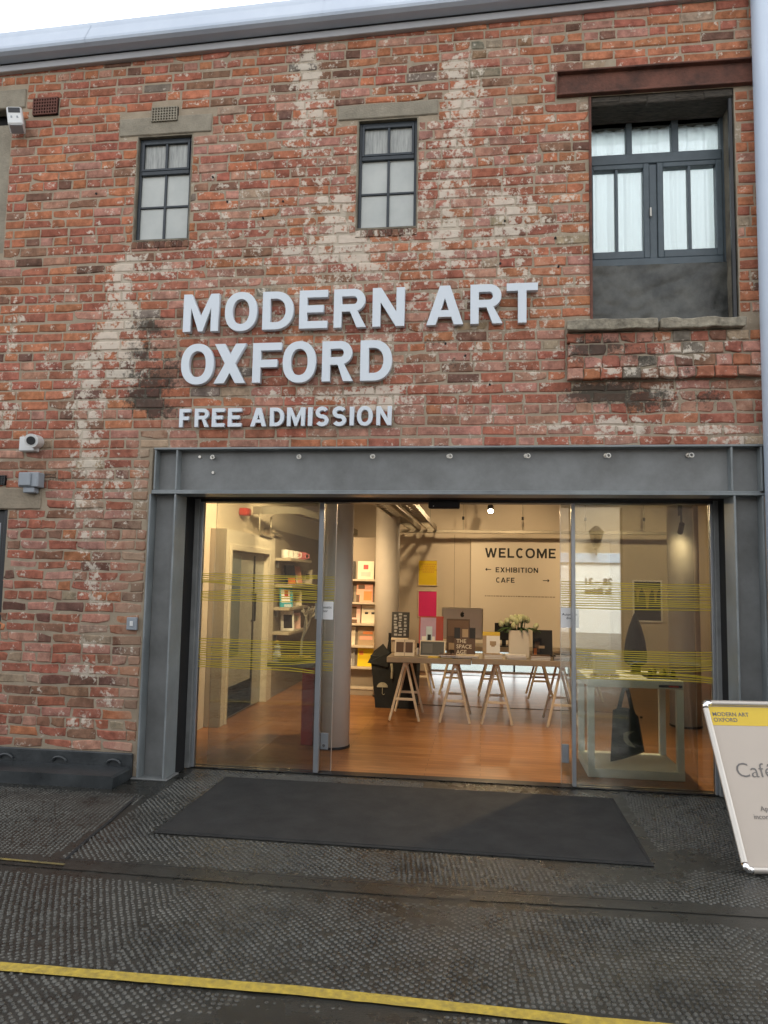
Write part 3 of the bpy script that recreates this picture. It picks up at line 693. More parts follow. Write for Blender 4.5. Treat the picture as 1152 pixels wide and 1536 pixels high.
link('stone_lintel', rough_block(-1.071, -.332, -.010, .09, 4.806, 4.919, .002, seed=3), X['stone'], B)
link('stone_lintel', rough_block(-5.0, -3.59, -.012, .09, 5.088, 5.243, .002, seed=5), X['stone'], B)
link('stone_lintel', rough_block(-4.7, -3.255, -.012, .09, 1.903, 2.057, .003, seed=8), X['render'], B)
link('window_sill', rough_block(.568, 1.168, -.105, .22, 3.132, 3.203, .010, seed=11), X['sillstone'], B, label='chipped stone sill half on the window\'s near side')
link('window_sill', rough_block(1.178, 1.722, -.10, .22, 3.132, 3.200, .010, seed=17), X['sillstone'], B)
part('mortar_edge', MB().box(-2.412, -2.388, -.012, .05, .1, 2.36, .004), X['render'], B)
# air bricks: open grille, black backing paints the dark of the holes
def air_brick(x0, x1, z0, z1, m, tilt=0):
    b_ = MB(); nx, nz = 9, 5; u = 1.75; bx = (x1 - x0)/(nx*(1 + u) + 1); bz = (z1 - z0)/(nz*(1 + u) + 1)
    for i in range(nx + 1): b_.box(x0 + (1 + u)*i*bx, x0 + ((1 + u)*i + 1)*bx, -.024, -.008, z0, z1)
    for k in range(nz + 1): b_.box(x0, x1, -.0225, -.009, z0 + (1 + u)*k*bz, z0 + ((1 + u)*k + 1)*bz)
    v = part('air_vent', MB().box(x0 - .002, x1 + .002, -.0055, .022, z0 - .002, z1 + .002), X['dark'], B)
    part('grille', b_, m, v)
air_brick(-2.527, -2.32, 4.886, 5.0, X['stone']); air_brick(-3.515, -3.31, 5.008, 5.146, X['terracotta']); air_brick(-3.72, -3.545, 2.085, 2.155, X['blackmetal'])
# small black discs painting the dark of drilled holes, and the blocked up panel between the windows
for (x, z) in ((-.26, 3.09), (-.12, 3.0), (.52, 3.62), (.5, 3.83), (.12, 3.66), (-1.47, 4.2), (.05, 2.79), (-1.9, 4.22), (-2.95, 4.34), (.15, 3.97), (-1.62, 4.08), (-2.02, 4.42)):
    part('drilled_hole', MB().cyl((x, -.0125, z), (x, .01, z), .008, n=8), X['dark'], B)

# ---- small casement windows
def small_window(x0, x1, z0, z1, label):
    rv = MB()
    rv.box(x0 - .002, x0 + .008, .0, .16, z0, z1); rv.box(x1 - .008, x1 + .002, .0, .16, z0, z1); rv.box(x0 + .008, x1 - .008, .0, .16, z1 - .010, z1); rv.box(x0 + .008, x1 - .008, -.004, .16, z0, z0 + .012)
    part('window_reveal', rv, X['reveal'], B)
    x0 += .008; x1 -= .008; z0 += .012; z1 -= .010
    f = .022; y0, y1 = .032, .07; H_ = z1 - z0; zt = z1 - H_*.335
    fr = MB()
    fr.box(x0, x0 + f, y0, y1, z0, z1, .003); fr.box(x1 - f, x1, y0, y1, z0, z1, .003)
    fr.box(x0 + f, x1 - f, y0 + .001, y1, z0, z0 + f, .003); fr.box(x0 + f, x1 - f, y0 + .001, y1, z1 - f - .008, z1, .003); fr.box(x0 + f, x1 - f, y0 - .006, y1, zt - .018, zt + .014, .003)
    w = part('window', fr, X['winmetal'], B, label=label)
    # hopper sash
    hp = MB(); a, b_, c, d = x0 + f, x1 - f, zt + .014, z1 - f - .008; g = .018
    hp.box(a, a + g, y0 - .01, y1 - .01, c, d, .002); hp.box(b_ - g, b_, y0 - .01, y1 - .01, c, d, .002); hp.box(a + g, b_ - g, y0 - .009, y1 - .01, c, c + g, .002); hp.box(a + g, b_ - g, y0 - .009, y1 - .01, d - g, d, .002)
    part('top_sash', hp, X['winmetal'], w)
    xm = (x0 + x1)/2 + .005; zm = (zt - .018 + z0 + f)/2
    br = MB(); br.box(xm - .009, xm + .009, y0 + .004, y1 - .004, z0 + f, zt - .018, .002); br.box(xm - .009, xm + .009, y0 - .006, y1 - .014, c + g, d - g, .002)
    part('glazing_bar', br, X['winmetal'], w); br2 = MB().box(x0 + f, x1 - f, y0 + .006, y1 - .006, zm - .008, zm + .008, .002); part('glazing_bar', br2, X['winmetal'], w)
    for (pa, pb) in ((a + g, xm - .009), (xm + .009, b_ - g)):
        part('pane', MB().box(pa - .002, pb + .002, .046, .052, c + g - .002, d - g + .002), X['flute'], w)
    for (pa, pb) in ((x0 + f, xm - .009), (xm + .009, x1 - f)):
        for (qa, qb) in ((z0 + f, zm - .008), (zm + .008, zt - .018)):
            part('pane', MB().box(pa - .002, pb + .002, .05, .056, qa - .002, qb + .002), X['frost'], w)
small_window(-2.638, -2.195, 3.942, 4.786, 'narrow six pane window under the vent')
small_window(-.922, -.475, 3.955, 4.803, 'narrow six pane window above the sign')

# ---- large window
WX0, WX1, WZ0, WZ1 = .745, 1.71, 3.205, 4.862
part('window_reveal', bars((WX1, WX1 + .09, .004, .36, WZ0 - .05, WZ1)), X['reveal'], B); part('window_reveal', bars((WX0 - .09, WX0, .004, .36, WZ0 - .05, WZ1)), X['reveal'], B)
part('timber_head', MB().box(WX0 - .08, WX1 + .06, .012, .36, WZ1 - .06, WZ1 + .06, .01), X['rotten'], B)
hd = MB()
for i in range(5): hd.box(WX0 + .01 + .19*i, WX0 + .19*i + .2, .004 + .004*(i % 2), .05, WZ1 - .045 - .012*(i % 3), WZ1 - .004 - .006*(i % 2), .006)
part('split_timber', hd, X['rotten'], B)
an = MB(); an.box(WX0 - .012, WX0 + .006, -.014, .02, WZ0, WZ1, .003)
part('steel_angle', an, X['rust'], B); part('steel_angle', MB().box(WX1 - .03, WX1 - .006, .02, .05, WZ0, WZ1 - .05, .003), X['blackmetal'], B)
ib = MB(); ib.box(.518, 1.84, -.006, .03, 4.882, 5.036); ib.box(.518, 1.84, -.045, .05, 5.036, 5.05, .003); ib.box(.518, 1.84, -.040, .05, 4.868, 4.882, .003); ib.box(.512, .518, -.03, .03, 4.868, 5.05)
part('steel_lintel', ib, X['rust'], B, label='rusty steel beam over the large window')
Y0, Y1 = .235, .30
wf = MB()
wf.box(.70, .752, Y0, Y1, 3.70, 4.86, .004); wf.box(1.692, 1.715, Y0, Y1, 3.70, 4.86, .004)
wf.box(.752, 1.692, Y0 + .001, Y1, 4.802, 4.86, .004); wf.box(.752, 1.692, Y0 - .012, Y1, 4.475, 4.555, .006); wf.box(.752, 1.692, Y0 - .015, Y1, 3.705, 3.762, .006); wf.box(1.19, 1.245, Y0 + .002, Y1, 3.762, 4.475, .004)
wf.box(1.034, 1.076, Y0 + .002, Y1, 4.555, 4.802, .004); wf.box(1.354, 1.402, Y0 + .002, Y1, 4.555, 4.802, .004)
W3 = part('window', wf, X['winblue'], B, label='large blue grey casement window with net curtains')
for (a, b_) in ((.752, 1.19), (1.245, 1.692)):
    s_ = MB(); t = .042; yy0 = Y0 - .012
    s_.box(a, a + t, yy0, Y1 - .012, 3.762, 4.475, .004); s_.box(b_ - t, b_, yy0, Y1 - .012, 3.762, 4.475, .004)
    s_.box(a + t, b_ - t, yy0 + .001, Y1 - .012, 3.762, 3.818, .004); s_.box(a + t, b_ - t, yy0 + .001, Y1 - .012, 4.44, 4.475, .004)
    xm = (a + b_)/2 - (0.01 if a < 1 else 0); s_.box(xm - .010, xm + .010, yy0 + .006, Y1 - .016, 3.818, 4.44, .003)
    part('casement_sash', s_, X['winblue'], W3)
    for (pa, pb) in ((a + t, xm - .010), (xm + .010, b_ - t)): part('pane', MB().box(pa - .002, pb + .002, .262, .267, 3.816, 4.442), X['wglass'], W3)
for (pa, pb) in ((.752, 1.034), (1.076, 1.354), (1.402, 1.692)): part('pane', MB().box(pa - .002, pb + .002, .262, .267, 4.553, 4.804), X['wglass'], W3)
part('window_handle', MB().box(1.186, 1.2, Y0 - .035, Y0 - .012, 4.06, 4.13, .004), X['bolt'], W3)
cv = MB(); n = 90
for i in range(n + 1):
    x = .71 + .99*i/n; y = .325 + .010*math.sin(i*.62) + .005*math.sin(i*1.7)
    cv.v += [(x, y, 3.73), (x, y, 4.88)]
    if i: cv.f.append((2*i - 2, 2*i, 2*i + 1, 2*i - 1))
link('net_curtain', cv.mesh('net_curtain', False), X['net'], W3, smooth=True)
# wrinkled dark membrane below the window
pm = MB(); nx, nz = 60, 36
for k in range(nz + 1):
    for i in range(nx + 1):
        x = .746 + .962*i/nx; z = 3.20 + .51*k/nz
        y = .225 + .05*(1 - k/nz)*0 - .009*abs(mnoise.noise(Vector((x*4 + z*3, z*7 - x*3, 1))))*2 - .006*abs(mnoise.noise(Vector((x*11 - z*9, z*6 + x*5, 5)))) - .006*abs(math.sin(7*x + 9*z))*math.exp(-((z - 3.3)/.12)**2)
        pm.v.append((x, y, z))
for k in range(nz):
    for i in range(nx): a = k*(nx + 1) + i; pm.f.append((a, a + 1, a + nx + 2, a + nx + 1))
link('membrane_sheet', pm.mesh('membrane_sheet', False), X['plastic'], B, smooth=True, label='wrinkled dark plastic sheet below the large window')

# ---- the sliver of another window and a door at the wall's far end
ow = MB(); ow.box(-4.9, -3.70, .10, .12, 4.98, 5.085); part('window_recess', ow, X['dark'], B)
part('window_blind', MB().box(-4.9, -3.702, .03, .05, 3.9, 4.975, .004), X['stone'], B)
d_ = part('side_door', MB().box(-4.6, -3.525, .06, .10, 0, 1.898, .004), X['blackmetal'], B, label='black side door at the wall\'s end')
part('door_frame', MB().box(-3.56, -3.522, .02, .06, 0, 1.898, .003), X['blackmetal'], d_)
part('door_trim', MB().box(-3.585, -3.577, .01, .02, .9, 1.8), X['alu'], d_)

# ---- steel portal
YF, YB = -.035, .165
beam = part('steel_beam', bars((-2.362, 1.817, .045, .060, 2.046, 2.342)), X['steelweb'], B)
part('flange', bars((-2.372, 1.825, YF, YB, 2.342, 2.356, .002)), X['steel'], beam); part('flange', bars((-2.378, 1.835, YF, YB, 2.018, 2.034, .002)), X['steel'], beam)
part('flange', bars((-2.378, 1.80, YF + .004, YB, 2.034, 2.046, .002)), X['steel'], beam)
for x in (-2.368, -2.204, 1.622, 1.808): part('stiffener', bars((x, x + .012, YF + .006, .045, 2.047, 2.341, .002)), X['steel'], beam)
for x in (-1.95, -1.307, -.774, -.232, .30, .834, 1.37):
    b_ = MB().cyl((x, .046, 2.295), (x, .012, 2.295), .007, n=8); b_.cyl((x, .040, 2.295), (x, .030, 2.295), .016, n=6)
    b_.tube([(x + .012 + .014*math.cos(t), .012 - .016 + .004*math.sin(t), 2.289 + .014*math.sin(t)) for t in np.linspace(0, 2*math.pi, 12, endpoint=False)], .0045, 6, closed=True)
    part('shackle_bolt', b_, X['bolt'], beam)
for x, z in ((-1.945, 2.182), (-2.05, 2.298)): part('bolt', MB().cyl((x, .046, z), (x, .033, z), .011, n=6), X['bolt'], beam)
c1 = part('steel_column', bars((-2.377, -2.202, .060, .072, 0, 2.017)), X['steelweb'], B)
lf = MB().box(-.0065, .0065, YF, YB, 0, 2.017, .002, Matrix.Translation((-2.386, 0, 0)) @ Matrix.Shear('XZ', 4, (0, 0)))
part('flange', lf, X['steel'], c1); part('flange', bars((-2.202, -2.189, YF, YB, 0, 2.017, .002)), X['steel'], c1)
part('base_plate', bars((-2.43, -2.16, YF - .01, YB, .0005, .012, .003)), X['steelweb'], c1)
c2 = part('steel_column', bars((1.645, 1.808, .060, .072, 0, 2.017)), X['steelweb'], B)
part('flange', bars((1.632, 1.645, YF, YB, 0, 2.017, .002)), X['steel'], c2); part('flange', bars((1.808, 1.821, YF, YB, 0, 2.017, .002)), X['steel'], c2)
part('base_plate', bars((1.60, 1.85, YF - .01, YB, .0005, .012, .003)), X['steelweb'], c2)
# black gap linings and door frame
part('black_lining', bars((-2.30, -2.186, .166, .33, 0, 2.03), (1.64, 1.80, .166, .33, 0, 2.03), (-2.186, 1.64, .10, .33, 2.0185, 2.05)), X['dark'], B)
GY = .37
df = part('door_frame', bars((-2.186, -2.148, .315, .44, .004, 2.025, .003)), X['steelweb'], B)
part('frame_trim', bars((-2.148, -2.128, .35, .40, .004, 2.0, .002)), X['alu'], df)
df2 = part('door_frame', bars((1.612, 1.65, .315, .44, .004, 2.025, .003)), X['steelweb'], B)
part('frame_trim', bars((1.594, 1.612, .35, .40, .004, 2.0, .002)), X['alu'], df2)
part('door_track', bars((-2.148, 1.612, .335, .46, 2.0, 2.03, .003)), X['blackmetal'], df)
part('threshold', bars((-2.148, 1.612, .345, .45, .0045, .0075, .001)), X['blackmetal'], df)
def grain(xa, xb, zlo, zhi, y, seed, n=12):
    r_ = random.Random(seed); b_ = MB(); kn = [(r_.uniform(-2.2, 1.7), r_.uniform(zlo + .03, zhi - .03), r_.uniform(.10, .22)) for _ in range(7)]
    for i in range(n):
        zz = zlo + (zhi - zlo)*(i + .3*r_.random())/(n - 1); base = len(b_.v); m_ = max(8, int((xb - xa)/.02))
        for k in range(m_ + 1):
            x = xa + (xb - xa)*k/m_; z = zz
            for kx, kz, kw in kn:
                q = math.exp(-((x - kx)/kw)**2); z += .030*q*(1 if zz > kz else -1)*math.exp(-abs(zz - kz)/.06)
            z += .003*math.sin(x*5 + i)
            b_.v += [(x, y, z - .0027), (x, y, z + .0027)]
            if k: o = base + 2*k; b_.f.append((o - 2, o, o + 1, o - 1))
    return b_
def note(x0, x1, z0, z1, y, parent):
    s_ = part('paper_notice', MB().box(x0, x1, y, y + .001, z0, z1), X['paper'], parent)
    text('lettering', 'Automatic\ndoor', (x1 - x0)*.20, X['ink'], s_, at((x0 + x1)/2, y - .0008, (z0 + z1)/2 + .015), align='CENTER')
fl = part('fixed_glazing', bars((-2.128, -1.215, GY, GY + .010, .011, 2.0)), X['glass'], B); part('vinyl_line', grain(-2.126, -1.22, 1.25, 1.44, GY - .002, 5), X['vinyl'], fl); part('vinyl_line', grain(-2.126, -1.22, .74, .95, GY - .002, 6, 13), X['vinyl'], fl)
part('edge_post', bars((-1.215, -1.178, GY - .02, GY + .03, .011, 2.0, .003)), X['alu'], fl)
fr_ = part('fixed_glazing', bars((.668, 1.594, GY, GY + .010, .011, 2.0)), X['glass'], B); part('vinyl_line', grain(.67, 1.592, 1.25, 1.43, GY - .002, 7), X['vinyl'], fr_); part('vinyl_line', grain(.67, 1.592, .76, .955, GY - .002, 8, 13), X['vinyl'], fr_)
part('edge_post', bars((.640, .668, GY - .02, GY + .03, .011, 2.0, .003)), X['alu'], fr_)
SY = .425
sl = part('sliding_door', bars((-2.05, -1.098, SY, SY + .010, .011, 2.0)), X['glass'], B, label='glass sliding leaf slid open beside the round column')
part('vinyl_line', grain(-1.176, -1.10, 1.25, 1.44, SY - .002, 9), X['vinyl'], sl); part('vinyl_line', grain(-1.176, -1.10, .74, .95, SY - .002, 10), X['vinyl'], sl)
part('leaf_edge', bars((-1.098, -1.094, SY, SY + .010, .011, 2.0)), X['alu_bright'], sl)
part('lock_plate', bars((-1.178, -1.118, SY - .012, SY - .001, .165, .285, .003)), X['alu'], sl); part('lock_cylinder', MB().cyl((-1.15, SY - .016, .195), (-1.15, SY - .012, .195), .012, n=10), X['chrome'], sl)
note(-1.245, -1.105, 1.12, 1.255, SY - .0022, sl)
sr = part('sliding_door', bars((.573, 1.5, SY, SY + .010, .011, 2.0)), X['glass'], B, label='glass sliding leaf slid open beside the white plinth')
part('vinyl_line', grain(.575, .645, 1.25, 1.43, SY - .002, 11), X['vinyl'], sr); part('leaf_edge', bars((.569, .573, SY, SY + .010, .011, 2.0)), X['alu_bright'], sr)
part('lock_plate', bars((.575, .625, SY - .012, SY - .001, .155, .285, .003)), X['alu'], sr)
note(.572, .70, 1.105, 1.25, SY - .0022, sr)
sn = part('door_sensor', bars((-.39, -.16, .31, .37, 1.955, 2.012, .008)), X['blackmetal'], B); part('sensor_light', bars((-.355, -.348, .308, .31, 1.968, 1.977)), X['paper'], sn)

# ---- plinth edging at the wall's foot
part('skirting', bars((-3.52, -2.432, -.025, .0, 0, .172, .006)), X['rubber'], B)
rng2 = random.Random(2)
for x in (-3.388, -2.975, -2.565):
    part('half_ring', MB().tube([(x + .05*math.cos(t), -.03 - .010*math.sin(t), .095 + .034*math.sin(t)) for t in np.linspace(.0, math.pi, 10)], .009, 6), X['rubber'], B)
part('kerb_block', MB().prism([(-4.4, 0), (-4.4, .078), (-2.452, .082), (-2.436, .07), (-2.436, 0)], -.285, -.027), X['rubber'], B)

# ---- roof edge; gutter stands in for a blurred pale band, tilted to catch sky
RS = math.tan(math.radians(1.55))
def sloped(x0, x1, y0, y1, z0, z1, ch=.0): return MB().box(x0, x1, y0, y1, z0, z1, ch, Matrix(((1, 0, 0, 0), (0, 1, 0, 0), (RS, 0, 1, 0), (0, 0, 0, 1))))
ZR = 5.37 + 3.83*RS
part('roof_flashing', sloped(-5.3, 3.6, -.045, .12, ZR, ZR + .055, .004), X['flash'], B)
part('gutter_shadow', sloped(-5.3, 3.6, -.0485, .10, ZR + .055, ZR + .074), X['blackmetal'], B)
gp = [(-.047, .063), (-.120, .070), (-.148, .086), (-.155, .105), (-.148, .13), (-.128, .17), (-.108, .21), (-.088, .25), (-.074, .285), (-.055, .325)]
part('gutter_board', sloped(-5.3, 3.6, -.054, .11, ZR + .0745, ZR + .324), X['flash'], B)
g_ = MB(); g_.v = [(x, y, ZR + z + RS*x) for x in (-5.3, 3.6) for (y, z) in gp]; k = len(gp)
g_.f = [(i, i + 1, k + i + 1, k + i) for i in range(k - 1)] + [(k - 1, 0, k, 2*k - 1)] + [tuple(range(k)), tuple(range(2*k - 1, k - 1, -1))]
part('stand_in_gutter', g_, X['white_pvc'], B, smooth=False)
gu = [o for o in B.children if o.name == 'stand_in_gutter'][0]
for x in (-3.1, -1.25, .6, 2.4):
    j_ = MB(); j_.v = [(xx, -.055 + (y + .055)*1.035, ZR + .182 + (z - .182)*1.035 + RS*xx) for xx in (x, x + .07) for (y, z) in gp[1:-1]]; k = len(gp) - 2
    j_.f = [(i, i + 1, k + i + 1, k + i) for i in range(k - 1)]
    part('gutter_union', j_, X['white_pvc'], gu)
dp = part('downpipe', MB().cyl((1.868, -.11, .02), (1.868, -.11, ZR + .14), .068, n=24), X['white_pvc'], B, smooth=True)
# body of the building behind the front (unseen roof and upper rear holes added to backlight the net curtain)
sh = MB()
sh.box(-5.2, -5.1, .02, 6.9, 0, 5.5); sh.box(3.4, 3.5, .02, 6.9, 0, 5.5); sh.box(-5.1, 3.4, .02, .55, 5.36, 5.5); sh.box(-5.1, 3.4, 2.4, 6.9, 5.36, 5.5); sh.box(-5.1, .3, .55, 2.4, 5.36, 5.5); sh.box(2.5, 3.4, .55, 2.4, 5.36, 5.5); sh.box(-5.1, 3.4, 6.8, 6.9, .66, 3.3); sh.box(-5.1, .2, 6.8, 6.9, 3.3, 5.36); sh.box(2.6, 3.4, 6.8, 6.9, 3.3, 5.36); sh.box(.2, 2.6, 6.8, 6.9, 5.1, 5.36); sh.box(-5.1, 3.4, .46, 6.8, 3.0, 3.1); sh.box(-5.1, -.78, 6.8, 6.9, 0, .66); sh.box(1.35, 3.4, 6.8, 6.9, 0, .66); sh.box(-.78, 1.35, 6.8, 6.9, .36, .66)
sh.box(-5.1, .62, .40, .46, 2.06, 5.36); sh.box(1.85, 3.4, .40, .46, 2.06, 5.36); sh.box(.62, 1.85, .40, .46, 2.06, 3.72); sh.box(.62, 1.85, .40, .46, 4.9, 5.36)
part('building_shell', sh, X['wall_shade'], B)

# ---- wall mounted fittings (things that could be unscrewed)
fl_ = thing('security_sensor', 'white weatherproof sensor box high on the brick wall by the terracotta vent', 'sensor', (-3.6, -.05, 4.93))
tr = Matrix.Translation((-3.605, -.085, 4.93)) @ Matrix.Rotation(math.radians(-12), 4, 'Y') @ Matrix.Rotation(math.radians(24), 4, 'Z') @ Matrix.Rotation(math.radians(-12), 4, 'X')
part('housing', MB().box(-.055, .055, -.05, .055, -.09, .09, .01, tr), X['housing'], fl_); part('lens_window', MB().box(-.042, .042, -.054, -.05, .022, .072, .001, tr), X['blackmetal'], fl_)
part('vent_slot', MB().box(-.03, -.018, -.053, -.05, -.03, -.012, 0, tr), X['greybox'], fl_); part('vent_slot', MB().box(.012, .024, -.053, -.05, -.03, -.012, 0, tr), X['greybox'], fl_); part('wall_bracket', MB().box(-3.625, -3.585, -.05, -.004, 4.9, 4.96, .004), X['housing'], fl_); part('underside_light', MB().box(-.045, .045, -.04, .04, -.094, -.09, 0, tr), X['greybox'], fl_)
cc = thing('security_camera', 'white bullet security camera on its square wall box', 'camera', (-3.33, -.05, 2.38))
part('junction_box', MB().box(-3.418, -3.29, -.07, -.004, 2.33, 2.44, .006), X['housing'], cc)
cb = MB().cyl((-3.275, -.06, 2.40), (-3.235, -.20, 2.383), .048, .05, 20); part('camera_body', cb, X['housing'], cc, smooth=False)
part('lens', MB().cyl((-3.237, -.192, 2.384), (-3.2325, -.208, 2.382), .032, .030, 16), X['blackmetal'], cc); part('arm', MB().cyl((-3.30, -.04, 2.39), (-3.262, -.10, 2.395), .018, n=10), X['housing'], cc)
jb = thing('junction_box', 'grey electrical box below the security camera', 'electrical box', (-3.31, -.05, 2.09))
part('box_body', MB().box(-3.395, -3.235, -.085, -.004, 2.06, 2.17, .006), X['greybox'], jb); part('box_lid', MB().box(-3.385, -3.29, -.10, -.085, 2.068, 2.162, .005), X['greybox'], jb); part('cable_gland', MB().box(-3.36, -3.27, -.075, -.01, 2.018, 2.06, .006), X['greybox'], jb)
sw = thing('door_switch', 'small square grey push switch beside the entrance column', 'switch', (-2.48, -.01, 1.08))
part('switch_plate', MB().box(-2.522, -2.444, -.03, -.006, 1.035, 1.125, .004), X['greybox'], sw); part('push_button', MB().box(-2.495, -2.471, -.036, -.03, 1.062, 1.098, .003), X['housing'], sw)

# ---- raised lettering
L1 = [('M', -2.183, -1.913), ('O', -1.866, -1.623), ('D', -1.583, -1.352), ('E', -1.31, -1.102), ('R', -1.057, -.821), ('N', -.777, -.548), ('A', -.394, -.135), ('R', -.087, .136), ('T', .163, .376)]
L2 = [('O', -2.184, -1.935), ('X', -1.932, -1.694), ('F', -1.644, -1.431), ('O', -1.421, -1.177), ('R', -1.133, -.907), ('D', -.857, -.631)]
L3 = [('F', -2.186, -2.102), ('R', -2.069, -1.959), ('E', -1.939, -1.844), ('E', -1.819, -1.717), ('A', -1.651, -1.532), ('D', -1.507, -1.402), ('M', -1.381, -1.249), ('I', -1.228, -1.196), ('S', -1.173, -1.078), ('S', -1.051, -.951), ('I', -.927, -.896), ('O', -.875, -.763), ('N', -.737, -.629)]
sg = thing('wall_sign', 'large raised pale letters reading MODERN ART OXFORD on the brick', 'sign', (-.9, -.02, 2.82))
for L_, z, h in ((L1, 3.209, .283), (L2, 2.819, .293)):
    for c, a, b_ in L_: letter('letter', c, a, b_, z, h, -.018, .042, .208, X['signwhite'], sg)
sg2 = thing('wall_sign', 'smaller raised pale letters reading FREE ADMISSION above the steel beam', 'sign', (-1.4, -.02, 2.5))
for c, a, b_ in L3: letter('letter', c, a, b_, 2.503, .136, -.016, .03, .212, X['signwhite'], sg2)

# ------------------------------------------------------------------ inside the gallery shop
struct('shop_floor', MB().add([(-5.0, .40, .004), (3.4, .40, .004), (3.4, 6.75, .004), (-5.0, 6.75, .004)], [(0, 1, 2, 3)]), X['oak'])
part_ceiling = struct('shop_ceiling', bars((-2.75, 3.4, .47, 6.7, 2.9, 2.95)), X['ceil'])
struct('interior_wall', bars((-2.75, -2.6, .47, 6.6, .004, 2.9)), X['wall_in'])
struct('interior_wall', bars((3.25, 3.4, .47, 6.6, .004, 2.9)), X['wall_in'])
struct('interior_wall', bars((-2.6, 3.25, 6.6, 6.68, .36, 2.9), (-2.6, -.78, 6.6, 6.68, .004, .36), (1.35, 3.25, 6.6, 6.68, .004, .36)), X['wall_in'])
struct('floor_groove', bars((-.72, 1.7, 3.49, 3.515, .0045, .006)), X['dark'])
struct('threshold_grille', bars((-.76, 1.93, 6.25, 6.5, .0045, .009)), X['greybox'])
struct('rear_paving', MB().add([(-4, 6.95, .006), (5, 6.95, .006), (5, 12, .006), (-4, 12, .006)], [(0, 1, 2, 3)]), X['paving'])
bw = thing('rear_glazing', 'low clear glazed strip letting daylight in behind the shop tables', 'window', (.6, 6.72, 0))
part('glass_pane', bars((-.78, 1.35, 6.70, 6.708, .03, .358)), X['wglass'], bw)
part('frame', bars((-.78, 1.35, 6.685, 6.72, .004, .03)), X['alu'], bw)
part('mullion', bars((.50, .53, 6.685, 6.72, .031, .357)), X['blackmetal'], bw)
# white partition with the grey door
pt = thing('door_partition', 'pale boxed partition with a grey door in its side, inside the glazing', 'partition', (-2.53, 2.6, 0))
part('end_panel', bars((-2.598, -2.452, 1.752, 1.80, .005, 1.892, .004)), X['wall_shade'], pt)  # end face coloured darker to carry its shade
part('casing', bars((-2.598, -2.45, 1.80, 1.93, .005, 1.892), (-2.598, -2.45, 3.26, 3.49, .005, 1.892), (-2.598, -2.45, 1.93, 3.26, 1.69, 1.892)), X['panel'], pt)
dr = part('door', bars((-2.56, -2.51, 1.94, 3.25, .012, 1.685, .004)), X['teal'], pt)
part('vision_panel', bars((-2.512, -2.505, 2.02, 2.42, .62, 1.66)), X['doorglass'], dr); part('kick_plate', bars((-2.512, -2.504, 1.98, 2.9, .03, .32)), X['dark'], dr)
part('hinge_edge', bars((-2.512, -2.50, 2.86, 2.90, .05, 1.66)), X['blackmetal'], dr); part('handle', MB().tube([(-2.50, 2.80, .95), (-2.46, 2.80, .95), (-2.46, 2.80, 1.25), (-2.50, 2.80, 1.25)], .012), X['blackmetal'], dr)
part('architrave', bars((-2.45, -2.435, 1.90, 1.945, .005, 1.75, .003), (-2.45, -2.435, 3.245, 3.30, .005, 1.75, .003), (-2.45, -2.435, 1.945, 3.245, 1.69, 1.75, .003)), X['panel'], pt)
# return wall carrying the shelves, darkened in colour for its shade, and the shop columns
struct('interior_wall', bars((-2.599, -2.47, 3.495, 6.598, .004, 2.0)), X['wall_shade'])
def round_column(x, y, r, label):
    t = thing('round_column', label, 'column', (x, y, 0))
    part('shaft', MB().cyl((x, y, .006), (x, y, 2.9), r, n=40), X['column'], t, smooth=False)
    for p in t.children[0].data.polygons: p.use_smooth = len(p.vertices) == 4
    part('base_ring', MB().lathe((x, y, .0055), [(r + .006, 0), (r + .006, .018), (r + .001, .02)], 40), X['blackmetal'], t)
round_column(-1.255, 1.24, .148, 'thick grey round column just behind the parked sliding glass leaf')
round_column(-1.155, 4.0, .150, 'grey round column between the magazine rack and the coloured prints')
round_column(2.06, 2.86, .152, 'pale grey round column behind the white plinth')
# wall shelves with goods
def shelf(y0, y1, z, label):
    t = thing('wall_shelf', label, 'shelf', (-2.46, (y0 + y1)/2, z), 'short shelves on the taupe wall')
    part('board', bars((-2.468, -2.26, y0, y1, z - .035, z, .003)), X['shelf'], t); part('bracket', bars((-2.468, -2.44, y0 + .1, y0 + .13, z - .12, z - .036)), X['alu'], t)
shelf(3.52, 4.62, 1.662, 'top wall shelf holding pale mugs'); shelf(3.6, 5.1, 1.345, 'second wall shelf from the top holding leaning books')
shelf(3.52, 4.45, 1.07, 'third wall shelf from the top with a turquoise book'); shelf(3.52, 4.4, .78, 'lowest wall shelf with a dark framed card')
def mug(x, y, z, c, label):
    t = thing('mug', label, 'mug', (x, y, z), 'mugs on the top wall shelf')
    part('cup', MB().lathe((x, y, z + .001), [(.040, 0), (.046, .015), (.048, .10), (.044, .10), (.040, .02)], 16), c, t, smooth=False)
    part('handle', MB().tube([(x + .045, y - .0, z + .02), (x + .085, y, z + .03), (x + .085, y, z + .075), (x + .045, y, z + .085)], .008, 6), c, t)
pinkm = flat('pink_glaze', (.70, .22, .25), .3)
for i, (y, c, l) in enumerate(((3.62, X['paper'], 'white mug nearest the partition on the top shelf'), (3.85, X['paper'], 'white mug second from the partition on the top shelf'), (4.08, X['paper'], 'white mug beside the pink mugs on the top shelf'), (4.30, pinkm, 'pink mug beside the white ones on the top shelf'), (4.50, pinkm, 'pink mug at the far end of the top shelf'))):
    mug(-2.36, y, 1.662, c, l)
